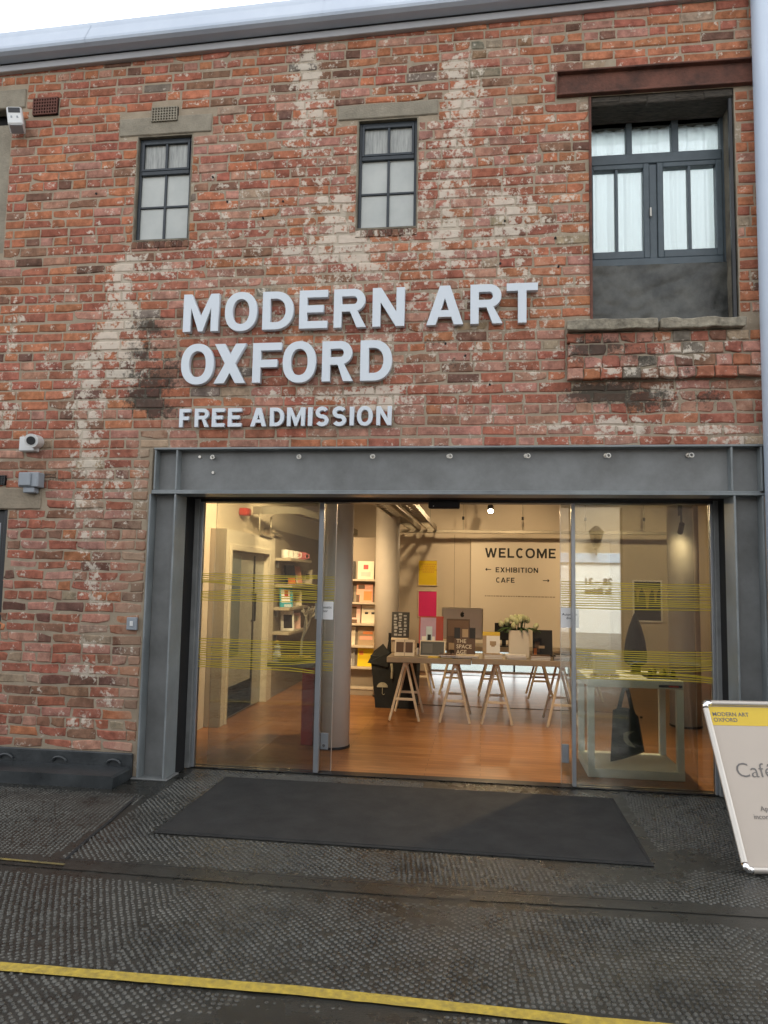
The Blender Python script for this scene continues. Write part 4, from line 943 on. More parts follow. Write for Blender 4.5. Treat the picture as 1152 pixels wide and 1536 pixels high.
def book(name, label, cat, cx, cy, cz, w, h, d, cover, art=(), yaw=0, lean=0, group=None, pages=True):
    """a book stood on its lower edge, cover towards -y; ART: (x0, x1, z0, z1, material) patches in 0..1 of the cover"""
    t = thing(name, label, cat, (cx, cy, cz), group)
    tr_ = Matrix.Translation((cx, cy, cz + .001)) @ Matrix.Rotation(math.radians(yaw), 4, 'Z') @ Matrix.Rotation(math.radians(-lean), 4, 'X')
    part('cover', MB().box(-w/2, w/2, -d/2, -d/2 + .003, 0, h, 0, tr_).box(-w/2, w/2, d/2 - .003, d/2, 0, h, 0, tr_).box(-w/2, -w/2 + .003, -d/2 + .003, d/2 - .003, 0, h, 0, tr_), cover, t)
    if pages: part('pages', MB().box(-w/2 + .0035, w/2 - .003, -d/2 + .0035, d/2 - .0035, .003, h - .003, 0, tr_), X['paper'], t)
    for i, (a, b_, c, e_, m_) in enumerate(art):
        part('cover_print', MB().box(-w/2 + a*w, -w/2 + b_*w, -d/2 - .0012 - .0004*i, -d/2 - .0002, c*h, e_*h, 0, tr_), m_, t)
    return t, tr_
cBlue = flat('turquoise_print', (.05, .38, .52)); cSky = flat('pale_print_blue', (.55, .68, .78)); cOr = flat('orange_print', (.72, .22, .05)); cSal = flat('salmon_print', (.75, .36, .25)); cPk = flat('pale_pink_print', (.75, .48, .42)); cCream = flat('cream_print', (.72, .64, .50)); cNavy = flat('navy_print', (.02, .03, .07)); cRed = flat('red_print', (.60, .05, .05)); cBrown = flat('brown_print', (.12, .07, .04)); cTan = flat('tan_print', (.40, .29, .18)); cDk = flat('dark_print', (.02, .018, .016)); cGry = flat('grey_print', (.30, .30, .30)); cLil = flat('lilac_print', (.50, .36, .52)); cYel = X['yellowp']; cWh = X['paper']
book('book', 'dark spined book leaning on the second shelf', 'book', -2.36, 3.95, 1.346, .16, .24, .03, cNavy, ((.1, .9, 0, .3, cOr),), yaw=60, lean=12)
book('book', 'pale orange book leaning behind the dark one on the second shelf', 'book', -2.36, 4.25, 1.346, .16, .23, .03, cSal, ((0, .5, .0, .5, cCream),), yaw=60, lean=12)
book('card_figure', 'cream cut out card standing at the second shelf\'s end', 'card', -2.36, 4.8, 1.346, .14, .19, .02, cCream, ((.3, .7, .3, .7, cBrown),), yaw=40, pages=False)
book('book', 'turquoise and white book standing on the third shelf', 'book', -2.34, 3.66, 1.071, .16, .265, .03, cBlue, ((.1, .8, .2, .8, cWh), (.35, .65, .45, .75, cRed), (.3, .9, .0, .12, cSky)), yaw=35, lean=8)
book('book', 'pale book beside the turquoise one on the third shelf', 'book', -2.34, 4.15, 1.071, .14, .20, .03, cCream, ((.3, .8, .2, .8, cTan),), yaw=35, lean=8)
book('framed_card', 'small framed dark card on the lowest shelf', 'card', -2.34, 3.75, .781, .17, .24, .025, cWh, ((.2, .85, .12, .8, cDk),), yaw=35, lean=8, pages=False)
book('book', 'pale pink booklet beside the framed card on the lowest shelf', 'book', -2.34, 4.15, .781, .13, .20, .025, cPk, ((.2, .8, .5, .8, cCream),), yaw=35, lean=8)
# cable trunking and alarm over the partition
ct = thing('cable_trunking', 'bent pale metal cable trunking over the grey door', 'trunking', (-2.45, 3, 2.1))
tp = [(-2.47, 2.80, 2.12), (-2.36, 3.25, 2.17), (-2.25, 3.62, 2.20), (-2.1, 4.3, 2.17), (-1.98, 4.9, 2.12), (-1.86, 5.6, 2.06)]
tm = MB()
for i, p in enumerate(tp):
    tm.v += [(p[0] - .05, p[1], p[2]), (p[0] + .05, p[1], p[2]), (p[0] + .05, p[1], p[2] + .085), (p[0] - .05, p[1], p[2] + .085)]
    if i: o = 4*i; tm.f += [(o - 4 + k, o - 4 + (k + 1) % 4, o + (k + 1) % 4, o + k) for k in range(4)]
tm.f += [(0, 3, 2, 1), tuple(4*(len(tp) - 1) + k for k in range(4))]
part('tray', tm, X['galv'], ct)
for y, z0 in ((2.80, 1.9), (3.25, 1.95)): part('conduit', MB().tube([(-2.44, y, 2.13), (-2.44, y, z0 + .06), (-2.44, y + .05, z0), (-2.44, y + .5, z0 - .01)], .012, 8), X['galv'], ct)
part('suspension_rod', MB().cyl((-2.1, 4.3, 2.25), (-2.1, 4.3, 2.9), .008, n=6), X['galv'], ct)
al = thing('fire_alarm', 'small red alarm sounder on the wall over the partition', 'alarm', (-2.55, 2.6, 2.14))
part('sounder', MB().box(-2.599, -2.50, 2.55, 2.68, 2.09, 2.17, .012), X['red'], al); part('sounder_face', MB().box(-2.50, -2.492, 2.57, 2.66, 2.10, 2.16, .003), X['red'], al)
# overhead trays running to the back
def tray(x, y0, y1, z, w, label):
    t = thing('cable_tray', label, 'cable tray', (x, y0, z), 'overhead cable trays')
    part('tray_rail', bars((x - w/2, x - w/2 + .012, y0, y1, z, z + .07, .002)), X['galv'], t); part('tray_rail', bars((x + w/2 - .012, x + w/2, y0, y1, z, z + .07, .002)), X['galv'], t)
    rg = MB(); y = y0 + .1
    while y < y1: rg.box(x - w/2 + .012, x + w/2 - .012, y, y + .03, z + .01, z + .025); y += .22
    rr_ = part('tray_rung', rg, X['galv'], t); rr_['kind'] = 'stuff'
    for y in (y0 + .4, (y0 + y1)/2, y1 - .4): part('suspension_rod', MB().cyl((x, y, z + .02), (x, y, 2.9), .006, n=6), X['galv'], t)
tray(-1.02, .9, 6.3, 2.19, .17, 'slotted cable tray nearest the round columns'); tray(-.76, .9, 6.3, 2.19, .15, 'slotted cable tray nearest the welcome panel')
trk = thing('lighting_track', 'long suspended lighting rail across the back of the shop', 'lighting track', (0, 6.2, 2.17))
part('rail', bars((-1.35, 3.0, 6.22, 6.30, 2.155, 2.20, .003)), X['galv'], trk)
for x in (-.28, .62, 1.55, 2.4):
    part('suspension_rod', MB().cyl((x, 6.26, 2.20), (x, 6.26, 2.9), .006, n=6), X['galv'], trk); part('rod_joint', MB().cyl((x, 6.26, 2.36), (x, 6.26, 2.41), .018, n=8), X['blackmetal'], trk)
def spotlight(pos, aim, energy, label, size=95, vis=True, r=.045):
    t = thing('track_spotlight', label, 'spotlight', pos, 'shop spotlights')
    p = Vector(pos); d = (Vector(aim) - p).normalized()
    part('lamp_can', MB().cyl(p - d*.14, p - d*.012, r, r*1.05, 16, cap=True), X['blackmetal'], t); part('bulb', MB().cyl(p - d*.011, p - d*.006, r*.8, n=16), X['lamp'], t)
    part('stem', MB().cyl(p - d*.10, (p - d*.10) + Vector((0, 0, .25)), .01, n=8), X['blackmetal'], t)
    ld = bpy.data.lights.new('shop_lamp', 'SPOT'); ld.energy = energy*LIGHT_W; ld.color = (1.0, .71, .39); ld.spot_size = math.radians(size); ld.spot_blend = .8; ld.shadow_soft_size = .05
    o = bpy.data.objects.new('shop_lamp', ld); COL.objects.link(o); o.location = p + d*.02; o.rotation_euler = (-d).to_track_quat('Z', 'Y').to_euler(); o.parent = t; o.matrix_parent_inverse = t.matrix_basis.inverted()
SPOTS = [((.13, 5.7, 2.44), (.15, 3.2, .8), 22, 'glaring spotlight aimed outwards below the shop ceiling', 110),
 ((.5, 4.4, 2.78), (.55, 6.6, 1.45), 62, 'added unseen ceiling spotlight aimed at the welcome panel', 75),
 ((-.42, 4.7, 2.78), (-.85, 6.6, 1.25), 42, 'added unseen ceiling spotlight aimed at the coloured prints', 80),
 ((2.2, 4.4, 2.78), (2.4, 6.6, 1.2), 60, 'added unseen ceiling spotlight aimed at the picture with gold shapes', 80),
 ((-1.75, 2.6, 2.78), (-2.45, 4.0, 1.2), 105, 'added unseen ceiling spotlight aimed at the wall shelves', 85),
 ((-1.5, 1.0, 2.78), (-2.5, 2.6, 1.2), 200, 'added unseen ceiling spotlight aimed at the pale partition', 100),
 ((-1.75, 3.1, 2.78), (-1.5, 4.0, 1.0), 22, 'added unseen ceiling spotlight aimed at the magazine rack', 60),
 ((.1, 1.3, 2.78), (.0, 2.6, .6), 60, 'added unseen ceiling spotlight aimed at the front tables', 95),
 ((1.25, 1.5, 2.78), (1.15, .8, .3), 120, 'added unseen ceiling spotlight aimed at the white plinth', 90),
 ((1.93, 2.45, 1.93), (2.1, 4.5, .4), 4, 'small hanging spotlight in front of the pale column', 90)]
for a in SPOTS: spotlight(*a[:4], size=a[4], r=.026 if a[0][2] < 2 else .045)  # ceiling heads sit above the view, added to light the shop
rod = bpy.data.objects['track_spotlight.009']
part('drop_rod', MB().cyl((1.92, 2.42, 2.1), (1.92, 2.42, 2.9), .014, n=8), X['blackmetal'], rod)
# welcome panel, lettering, prints
wp = thing('welcome_panel', 'pale wall panel reading WELCOME with arrows to exhibition and cafe', 'sign', (.8, 6.58, 1.3))
part('board', bars((-.165, 1.95, 6.565, 6.598, .40, 2.075, .003)), X['panel'], wp)
def word(wd, x0, x1, z0, h, widths, y=6.5645, sw=.19, m=None):
    tot = sum(widths.get(c, .62) for c in wd); gap = .16; k = (x1 - x0)/((tot + gap*(len(wd) - 1))*h); x = x0
    for c in wd:
        w_ = widths.get(c, .62)*h*k; letter('letter', c, x, x + w_, z0, h, y, .003, sw, m or X['ink'], wp, bev=0); x += w_ + gap*h*k
WD = dict(W=1.05, E=.60, L=.58, C=.66, O=.82, M=.86, X=.74, H=.72, I=.19, B=.68, T=.66, N=.72, A=.8, F=.58)
word('WELCOME', .055, 1.14, 1.795, .15, WD, sw=.2); word('EXHIBITION', .222, .872, 1.567, .078, WD); word('CAFE', .228, .512, 1.408, .078, WD)
letter('arrow', '<', .06, .152, 1.575, .07, 6.5645, .003, .19, X['ink'], wp, bev=0); letter('arrow', '>', .945, 1.045, 1.415, .07, 6.5645, .003, .19, X['ink'], wp, bev=0)
fp = MB(); x = .056; r3 = random.Random(4)
while x < 1.13: w_ = r3.uniform(.012, .05); fp.box(x, min(x + w_, 1.136), 6.5638, 6.565, 1.19, 1.206); x += w_ + .008
part('small_print', fp, X['tabletop'], wp)['kind'] = 'stuff'
part('panel_edge', bars((-.172, -.166, 6.57, 6.598, .66, 2.075)), X['wall_shade'], wp)
struct('wall_joint', bars((-.425, -.418, 6.596, 6.599, .63, 2.15)), X['wall_shade'])
def framed(name, label, x0, x1, z0, z1, m, fm, fw=.012, y=6.598, mount=None):
    t = thing(name, label, 'picture', ((x0 + x1)/2, y, z0))
    f_ = bars((x0, x0 + fw, y - .025, y, z0, z1, .002), (x1 - fw, x1, y - .025, y, z0, z1, .002), (x0 + fw, x1 - fw, y - .025, y, z0, z0 + fw, .002), (x0 + fw, x1 - fw, y - .025, y, z1 - fw, z1, .002))
    part('frame', f_, fm, t); part('print', bars((x0 + fw, x1 - fw, y - .015, y - .005, z0 + fw, z1 - fw)), m, t); return t
yp = framed('print', 'yellow framed print with faint orange writing on the back wall', -.995, -.685, 1.335, 1.745, X['yellowp'], X['birch'])
for i, (k, w_) in enumerate(((.16, .14), (.24, .11), (.31, .11), (.38, .17), (.46, .10))):
    zz = 1.745 - .41*k - .012; tm = MB(); x = -.84 - w_/1.2
    while x < -.84 + w_/1.2: q = r3.uniform(.012, .03); tm.box(x, x + q, 6.5822, 6.583, zz, zz + .018); x += q + .007
    part('writing', tm, X['orangeink'], yp)['kind'] = 'stuff'
framed('print', 'bright pink framed print hanging under the yellow one', -.99, -.685, .845, 1.26, X['pinkp'], X['birch'])
gpic = framed('print', 'dark picture of gold hanging shapes in a pale frame', 2.285, 2.72, .85, 1.485, cDk, X['paper'], .025)
for x, s_ in ((2.36, .7), (2.5, 1.0), (2.62, .7)):
    zt = 1.36; part('gold_shape', MB().prism([(x - .075*s_, zt), (x + .075*s_, zt), (x + .03*s_, zt - .10*s_), (x + .014*s_, zt - .30*s_), (x - .014*s_, zt - .30*s_), (x - .03*s_, zt - .10*s_)], 6.578, 6.583), X['gold'], gpic)
framed('print', 'pale framed sheet behind the pale column', 3.0, 3.24, .78, 1.45, X['panel'], X['paper'], .02)
# magazine rack
mr_ = thing('magazine_rack', 'tall taupe rack of face out magazines between two columns', 'rack', (-1.55, 4.1, 0))
part('back_board', bars((-2.0, -1.28, 4.13, 4.16, .05, 1.95)), X['wall_shade'], mr_)
RZ = (.10, .345, .605, .875, 1.138, 1.424)
for z in RZ: part('ledge', bars((-2.0, -1.28, 3.99, 4.129, z - .025, z, .003)), X['shelf'], mr_)
part('plinth', bars((-2.0, -1.28, 4.0, 4.129, .006, .07)), X['wall_shade'], mr_)
MG = [('black and white portrait magazine on the rack\'s top ledge', -1.68, 5, cDk, ((.3, .7, .3, .9, cGry),)), ('cream magazine with a red heart on the rack\'s top ledge', -1.44, 5, cCream, ((.35, .65, .55, .8, cRed), (.2, .8, .15, .4, cPk))),
 ('dark magazine on the rack\'s second ledge', -1.70, 4, cNavy, ((.1, .5, .1, .9, cDk),)), ('salmon magazine with dark shapes on the rack\'s second ledge', -1.45, 4, cSal, ((.1, .5, .72, .95, cBrown), (.45, .95, .1, .6, cOr), (.0, .2, 0, .4, cBrown))),
 ('pink magazine with a dark head shape on the rack\'s third ledge', -1.60, 3, cPk, ((.35, .75, .3, .9, cBrown), (.2, .8, 0, .2, cBrown))), ('pale magazine with two eyes on the rack\'s third ledge', -1.38, 3, cCream, ((.2, .4, .5, .62, cDk), (.6, .8, .5, .62, cDk), (.1, .9, .75, .8, cGry))),
 ('cream magazine with two red dots on the rack\'s fourth ledge', -1.66, 2, cCream, ((.25, .38, .7, .85, cRed), (.6, .73, .7, .85, cRed))), ('tan and orange magazine on the rack\'s fourth ledge', -1.42, 2, cTan, ((.1, .9, .3, .5, cSal), (.3, .9, .6, .75, cOr))),
 ('white and black magazine on the rack\'s fifth ledge', -1.66, 1, cGry, ((.0, .45, .5, 1, cDk), (.4, .8, 0, .4, cWh))), ('yellow magazine with an orange square on the rack\'s fifth ledge', -1.42, 1, cYel, ((.1, .35, .62, .85, cOr),))]
for l, x, k, c, art in MG: book('magazine', l, 'magazine', x, 4.085, RZ[k], .205, .225, .012, c, art, lean=6, group='magazines on the rack')

# ---- trestle tables
def trestle_table(x0, x1, y0, y1, zt, apex, label, m_leg, top=True, spread=.15):
    t = thing('trestle_table', label, 'table', ((x0 + x1)/2, (y0 + y1)/2, 0), 'trestle tables in the shop')
    part('tabletop', bars((x0, x1, y0, y1, zt - .055, zt, .004)), X['tabletop'], t)
    for ax in apex:
        part('trestle_bar', bars((ax - .02, ax + .02, y0 + .06, y1 - .06, zt - .10, zt - .056, .003)), m_leg, t)
        for y in (y0 + .10, y1 - .10):
            for s_ in (-1, 1):
                p0 = Vector((ax + s_*.012, y, zt - .07)); p1 = Vector((ax + s_*spread, y + (.06 if y > (y0 + y1)/2 else -.06), .018)); d = p1 - p0
                rot = d.to_track_quat('Z', 'Y').to_matrix().to_4x4()
                part('leg', MB().box(-.0125, .0125, -.010, .010, 0, d.length, .003, Matrix.Translation(p0) @ rot), m_leg, t)
            zc = .23; k = (zt - .07 - zc)/(zt - .09); xx = spread*k
            part('crossbar', bars((ax - xx, ax + xx, y - .008 + (.04 if y > (y0 + y1)/2 else -.04), y + .008 + (.04 if y > (y0 + y1)/2 else -.04), zc - .012, zc + .012, .002)), m_leg, t)
trestle_table(-.94, -.095, 2.38, 2.98, .652, (-.76, -.255), 'front trestle table carrying the double photo stand', X['birch'])
trestle_table(-.09, .90, 2.38, 2.98, .66, (.16, .80), 'front trestle table carrying the vase of tulips', X['birch'])
trestle_table(-1.0, .35, 4.15, 4.75, .62, (-.75, -.36, .12), 'second row trestle table carrying the desktop computer', X['birch'])
trestle_table(.45, 1.55, 4.1, 4.6, .60, (.72, 1.3), 'second row trestle table of pale timber under the dark book', X['birch'])
TZ = .661
# goods on the tables
b_, _ = book('photo_stand', 'cream double photo stand at the front table\'s end', 'photo stand', -.77, 2.47, .653, .20, .165, .03, cCream, ((.07, .46, .22, .85, cBrown), (.54, .92, .22, .85, cBrown), (.485, .515, 0, 1, cTan)), lean=8, pages=False)
def type_book(label, cx, cy, cz, w, h, yaw=0):
    t, tr_ = book('book', label, 'book', cx, cy, cz, w, h, .02, cDk, (), yaw=yaw, lean=10)
    r4 = random.Random(5)
    for c in range(3):
        q = MB(); z = .06
        while z < .92:
            hh = r4.uniform(.05, .10); xa = -w/2 + w*(.14 + .27*c) + r4.uniform(-.006, .006); q.box(xa, xa + w*r4.uniform(.13, .2), -.0115, -.0103, z*h, (z + hh)*h, 0, tr_); z += hh + r4.uniform(.03, .06)
        part('cover_lettering', q, cGry, t)['kind'] = 'stuff'
type_book('black book covered in pale vertical lettering on a stand', -.86, 2.86, .81, .19, .27)
st = thing('book_stand', 'small dark stand lifting the black lettered book', 'stand', (-.86, 2.86, .653)); part('stand_body', bars((-.95, -.77, 2.82, 2.92, .653, .80, .006)), X['tabletop'], st); part('ledge', bars((-.95, -.77, 2.80, 2.82, .785, .808, .003)), X['birch'], st)
b_, _ = book('display_book', 'large red edged book with a pale photograph behind the open book', 'book', -.53, 2.86, .653, .26, .39, .025, flat('rust_red', (.42, .07, .045)), ((.06, .70, .02, .96, cLil), (.12, .66, .04, .45, cWh), (.3, .55, .1, .72, cSky), (.36, .5, .06, .5, cDk)), lean=8)
b_, _ = book('open_book', 'open grey book with pale rim lying tilted on the front table', 'book', -.49, 2.52, .653, .26, .165, .02, cCream, ((.03, .95, .06, .93, flat('slate_page', (.07, .075, .075))), (.1, .5, .2, .8, flat('slate_text', (.12, .125, .125)))), lean=22)
bt = thing('small_bottle', 'tiny white bottle with a black cap by the open book', 'bottle', (-.645, 2.62, .653)); part('bottle_body', MB().lathe((-.645, 2.62, .654), [(.018, 0), (.018, .06), (.01, .075)], 12), X['paper'], bt); part('cap', MB().cyl((-.645, 2.62, .73), (-.645, 2.62, .775), .014, n=10), X['blackmetal'], bt)
def flatbooks(label, x0, x1, y0, y1, z, n, cols, seed, th=.014):
    r5 = random.Random(seed)
    for i in range(n):
        dx, dy = r5.uniform(-.008, .008), r5.uniform(-.006, .006); za = z + i*(th + .0006)
        t = thing('book', label if n == 1 else label % ('bottom', 'second', 'third', 'fourth', 'fifth')[min(i, 4)], 'book', ((x0 + x1)/2, y0, za), 'books lying flat on the tables')
        part('cover', bars((x0 + dx, x1 + dx, y0 + dy, y1 + dy, za + .0003, za + .002), (x0 + dx, x1 + dx, y0 + dy, y1 + dy, za + th - .002, za + th)), cols[i % len(cols)], t); part('pages', bars((x0 + dx + .003, x1 + dx - .003, y0 + dy + .002, y1 + dy - .002, za + .0021, za + th - .0021)), X['paper'], t)
flatbooks('thin yellow pamphlet lying before the open book', -.52, -.28, 2.40, 2.5, .653, 1, [cYel], 1, .006)
flatbooks('%s brown book of the stack by the black ribbon', -.41, -.24, 2.39, 2.52, .66, 2, [cTan, cBrown], 2)
flatbooks('pale leaflet lying by the brown stack', -.22, -.10, 2.42, 2.6, .653, 1, [cWh], 3, .006)
flatbooks('%s book under the brown cover that reads THE SPACE AGE', -.30, -.02, 2.40, 2.55, .661, 2, [cBrown, cCream], 4, .012)
flatbooks('%s tan book of the stack in front of the yellow and white book', .03, .21, 2.40, 2.55, .661, 3, [cTan, cCream, cTan], 5)
flatbooks('%s pale book of the stack in front of the square vase', .25, .45, 2.40, 2.55, .661, 3, [cCream, cTan, cWh], 6)
flatbooks('%s brown book of the stack between vase and dark book', .49, .68, 2.40, 2.55, .661, 3, [cTan, cTan, cBrown], 7)
flatbooks('%s dark book with pale pages in the stack at the table\'s end', .72, .89, 2.40, 2.56, .661, 4, [cDk, cDk], 8)
b_, tr_ = book('book', 'brown book lettered THE SPACE AGE standing on the front table', 'book', -.165, 2.60, TZ, .215, .285, .025, cBrown, ((.0, .28, .62, 1, cDk), (.72, 1, .62, 1, cDk), (.38, .66, .66, .95, cTan)), lean=8)
text('lettering', 'THE\nSPACE\nAGE', .055, cCream, b_, tr_ @ at(-.085, -.0145, .13), offset=.0006)
b_, _ = book('book', 'large brown patterned book behind the space age book', 'book', -.24, 2.84, TZ, .245, .36, .03, flat('umber_print', (.10, .06, .035)), ((.05, .95, .5, .95, flat('bark_print', (.17, .10, .06))), (.1, .5, .1, .3, cTan)), lean=6)
b_, _ = book('book', 'white book with yellow top band and tan blot', 'book', .105, 2.62, TZ, .175, .25, .02, cWh, ((0, 1, .84, 1, X['posteryellow']), (.0, .22, .0, .84, cTan), (.42, .78, .45, .62, cTan), (.5, .7, .4, .45, cTan)), lean=7)
b_, _ = book('book', 'dark book with an orange figure print standing by the tulips', 'book', .635, 2.80, TZ, .20, .27, .02, cDk, ((.1, .35, .15, .55, cBrown), (.3, .6, .3, .4, cTan), (.05, .2, .05, .3, cOr)), lean=8)
# desktop computer, seen from behind
ic = thing('desktop_computer', 'silver desktop computer seen from behind with a small black fruit emblem', 'computer', (-.235, 4.4, .62))
part('shell', MB().box(-.26, .26, -.02, .02, 0, .40, .014, Matrix.Translation((-.235, 4.42, .69)) @ Matrix.Rotation(math.radians(7), 4, 'X')), X['silver'], ic)
part('stand_foot', bars((-.33, -.14, 4.36, 4.52, .621, .63, .003)), X['silver'], ic); part('stand_neck', bars((-.30, -.17, 4.44, 4.455, .63, .80, .003)), X['silver'], ic)
apple = [ell(0, 0, .5, .5, 0, 360, 28)[:-1]]
def fruit():
    out = []
    for i in range(40):
        t = 2*math.pi*i/40; r = .5*(1 + .10*math.cos(2*t + math.pi) - .10*math.exp(-((t - math.pi/2)/.35)**2) - .06*math.exp(-((t - 3*math.pi/2)/.3)**2) - .30*math.exp(-((min(t, 2*math.pi - t))/.32)**2)); out.append((r*math.cos(t), r*math.sin(t)))
    return out
for ct in (fruit(), [(0, .5), (.02, .66), (.16, .78), (.17, .62)]):
    q = [(-.235 + .055*x, 1.0 + .06*z) for x, z in ct]; part('emblem', MB().prism(q, 4.352, 4.356), X['ink'], ic)
mo = thing('monitor', 'dark screen standing behind the white vase', 'monitor', (.25, 4.3, .62)); part('screen', MB().box(.17, .40, 4.3, 4.33, .70, .91, .005), X['blackmetal'], mo); part('stand', bars((.26, .31, 4.31, 4.33, .63, .70), (.20, .37, 4.26, 4.40, .621, .632)), X['blackmetal'], mo)
# tulips
vz = thing('vase', 'square cream vase holding the tulips on the front table', 'vase', (.385, 2.68, TZ))
vb = MB(); vx0, vx1, vy0, vy1, vz0, vz1 = .285, .487, 2.60, 2.78, TZ, .935
vb.box(vx0, vx1, vy0, vy0 + .008, vz0, vz1, .002).box(vx0, vx1, vy1 - .008, vy1, vz0, vz1, .002).box(vx0, vx0 + .008, vy0 + .008, vy1 - .008, vz0, vz1).box(vx1 - .008, vx1, vy0 + .008, vy1 - .008, vz0, vz1).box(vx0 + .008, vx1 - .008, vy0 + .008, vy1 - .008, vz0, vz0 + .01)
part('vase_body', vb, X['panel'], vz)
tu = thing('tulip_bunch', 'bunch of cream and green tulips spilling over the square vase', 'flowers', (.385, 2.68, .9))
r6 = random.Random(9)
for i in range(26):
    a = r6.uniform(0, 6.28); rr_ = .17*math.sqrt(r6.random()); x = .38 + rr_*1.05*math.cos(a); y = 2.69 + .6*rr_*math.sin(a); z = .985 + .075*(1 - (rr_/.17)**2) + r6.uniform(-.015, .015)
    d = Vector((math.cos(a)*rr_*3.2, math.sin(a)*rr_*2, 1)).normalized(); c = Vector((x, y, z))
    pm = MB(); o_ = d.orthogonal().normalized(); q_ = d.cross(o_)
    n = 8; prof = ((.006, -.03), (.022, -.018), (.027, .0), (.022, .022), (.009, .036))
    for rad, hh in prof:
        for k in range(n):
            t = 2*math.pi*k/n; w_ = rad*(1 + .14*math.cos(3*t)); pm.v.append(tuple(c + d*hh + o_*(w_*math.cos(t)) + q_*(w_*math.sin(t))))
    for j in range(4): pm.f += [(j*n + k, j*n + (k + 1) % n, (j + 1)*n + (k + 1) % n, (j + 1)*n + k) for k in range(n)]
    pm.f += [tuple(range(n - 1, -1, -1)), tuple(4*n + k for k in range(n))]
    part('tulip', pm, X['petal'], tu, smooth=True)
    if i % 2 == 0: part('stem', MB().tube([c - d*.03, c - d*.07 + Vector((0, 0, -.02)), Vector((.385 + .25*(x - .385), 2.69, .90))], .004, 5), X['leaf'], tu)
for i in range(16):
    a = 6.28*i/16 + r6.uniform(-.2, .2); L_ = r6.uniform(.12, .19); bx, by = .385 + .06*math.cos(a), 2.69 + .05*math.sin(a)
    lm_ = MB(); sd_ = Vector((-math.sin(a), math.cos(a), 0))
    for k in range(5):
        t = k/4; p = Vector((bx + math.cos(a)*L_*t, by + .6*math.sin(a)*L_*t, .925 + .12*t - .13*t*t)); w_ = .017*math.sin(math.pi*(.15 + .8*t)); lm_.v += [tuple(p - sd_*w_), tuple(p + Vector((0, 0, .006))), tuple(p + sd_*w_)]
        if k: o = 3*k; lm_.f += [(o - 3, o - 2, o + 1, o), (o - 2, o - 1, o + 2, o + 1)]
    link('tulip_leaf', lm_.mesh('tulip_leaf', False), X['leaf'], tu)
# black holdall with an umbrella emblem under the front table
hb = thing('cloth_bin', 'black cloth bin with a pale umbrella emblem beside the front table', 'bin', (-1.0, 3.3, 0))
part('bin_body', MB().add([(-1.16, 3.18, .006), (-.72, 3.18, .006), (-.72, 3.62, .006), (-1.16, 3.62, .006), (-1.22, 3.14, .58), (-.70, 3.14, .55), (-.70, 3.66, .55), (-1.22, 3.66, .58)], [(0, 3, 2, 1), (4, 5, 6, 7), (0, 1, 5, 4), (1, 2, 6, 5), (2, 3, 7, 6), (3, 0, 4, 7)]), X['blackcloth'], hb)
part('bin_flap', MB().add([(-1.25, 3.13, .50), (-1.02, 3.12, .46), (-1.0, 3.125, .62), (-1.1, 3.3, .70), (-1.2, 3.3, .62)], [(0, 1, 2), (0, 2, 3), (0, 3, 4)]), X['blackcloth'], hb)
part('emblem', MB().prism([(-1.08 + .062*math.cos(t), .235 + .055*math.sin(t)) for t in np.linspace(0, math.pi, 12)], 3.148, 3.152), X['palefig'], hb); part('emblem', MB().tube([(-1.08, 3.150, .235), (-1.08, 3.150, .165), (-1.068, 3.150, .155), (-1.056, 3.150, .165)], .004, 5), X['palefig'], hb)
part('strap', MB().tube([(-.98, 3.125, .50), (-.97, 3.11, .42), (-.975, 3.12, .34)], .014, 6), X['palefig'], hb)
um = thing('umbrella', 'folded black umbrella standing in the cloth bin', 'umbrella', (-1.02, 3.3, .5)); part('canopy', MB().cyl((-1.04, 3.34, .52), (-1.03, 3.34, .74), .035, .014, 10), X['blackcloth'], um); part('handle', MB().cyl((-1.03, 3.34, .74), (-1.028, 3.34, .82), .018, n=8), X['blackmetal'], um)
# twig tree on a low red stand
rs = thing('display_stand', 'narrow red display stand behind the door post', 'stand', (-1.5, 1.3, 0)); part('stand_body', bars((-1.525, -1.42, 1.22, 1.42, .006, .66, .006)), X['red'], rs); part('stand_top', bars((-1.83, -1.42, 1.18, 1.46, .661, .70, .006)), X['tabletop'], rs)
gd = thing('gold_dish', 'shallow gold dish of trinkets under the twig tree', 'dish', (-1.6, 1.3, .70)); part('dish', MB().lathe((-1.62, 1.32, .701), [(.06, 0), (.12, .02), (.15, .035), (.145, .038), (.1, .022)], 20), X['gold'], gd)
for i in range(10): a = i*.63; part('trinket', MB().lathe((-1.62 + .07*math.cos(a), 1.32 + .07*math.sin(a), .722), [(.012, 0), (.017, .012), (.008, .026)], 8), X['gold'], gd)
ff = thing('figurine', 'small cream figurine by the gold dish', 'figurine', (-1.77, 1.28, .70)); part('figure_body', MB().lathe((-1.77, 1.28, .701), [(.035, 0), (.04, .05), (.025, .09), (.03, .12), (.012, .15)], 12), X['paper'], ff); part('figure_cap', MB().lathe((-1.77, 1.28, .85), [(.012, 0), (.03, .012), (.006, .03)], 10), X['gold'], ff)
tw = thing('twig_tree', 'white branching twig tree standing in the gold dish', 'ornament', (-1.56, 1.32, .72))
twm = MB(); r7 = random.Random(21)
def grow(p, d, L_, r, depth):
    q = p + d*L_; mid = (p + q)/2 + Vector((r7.uniform(-.006, .006), r7.uniform(-.006, .006), 0)); twm.tube([p, mid, q], [r, r*.85, r*.7], 5)
    if depth == 0: return
    for k in range(2 if depth > 2 else 3):
        nd = (d + Vector((r7.uniform(-.75, .75), r7.uniform(-.5, .5), r7.uniform(.1, .5)))).normalized(); grow(q, nd, L_*r7.uniform(.62, .85), r*.72, depth - 1)
grow(Vector((-1.56, 1.32, .725)), Vector((0, 0, 1)), .15, .015, 4); part('branch', twm, X['twig'], tw)['kind'] = 'stuff'
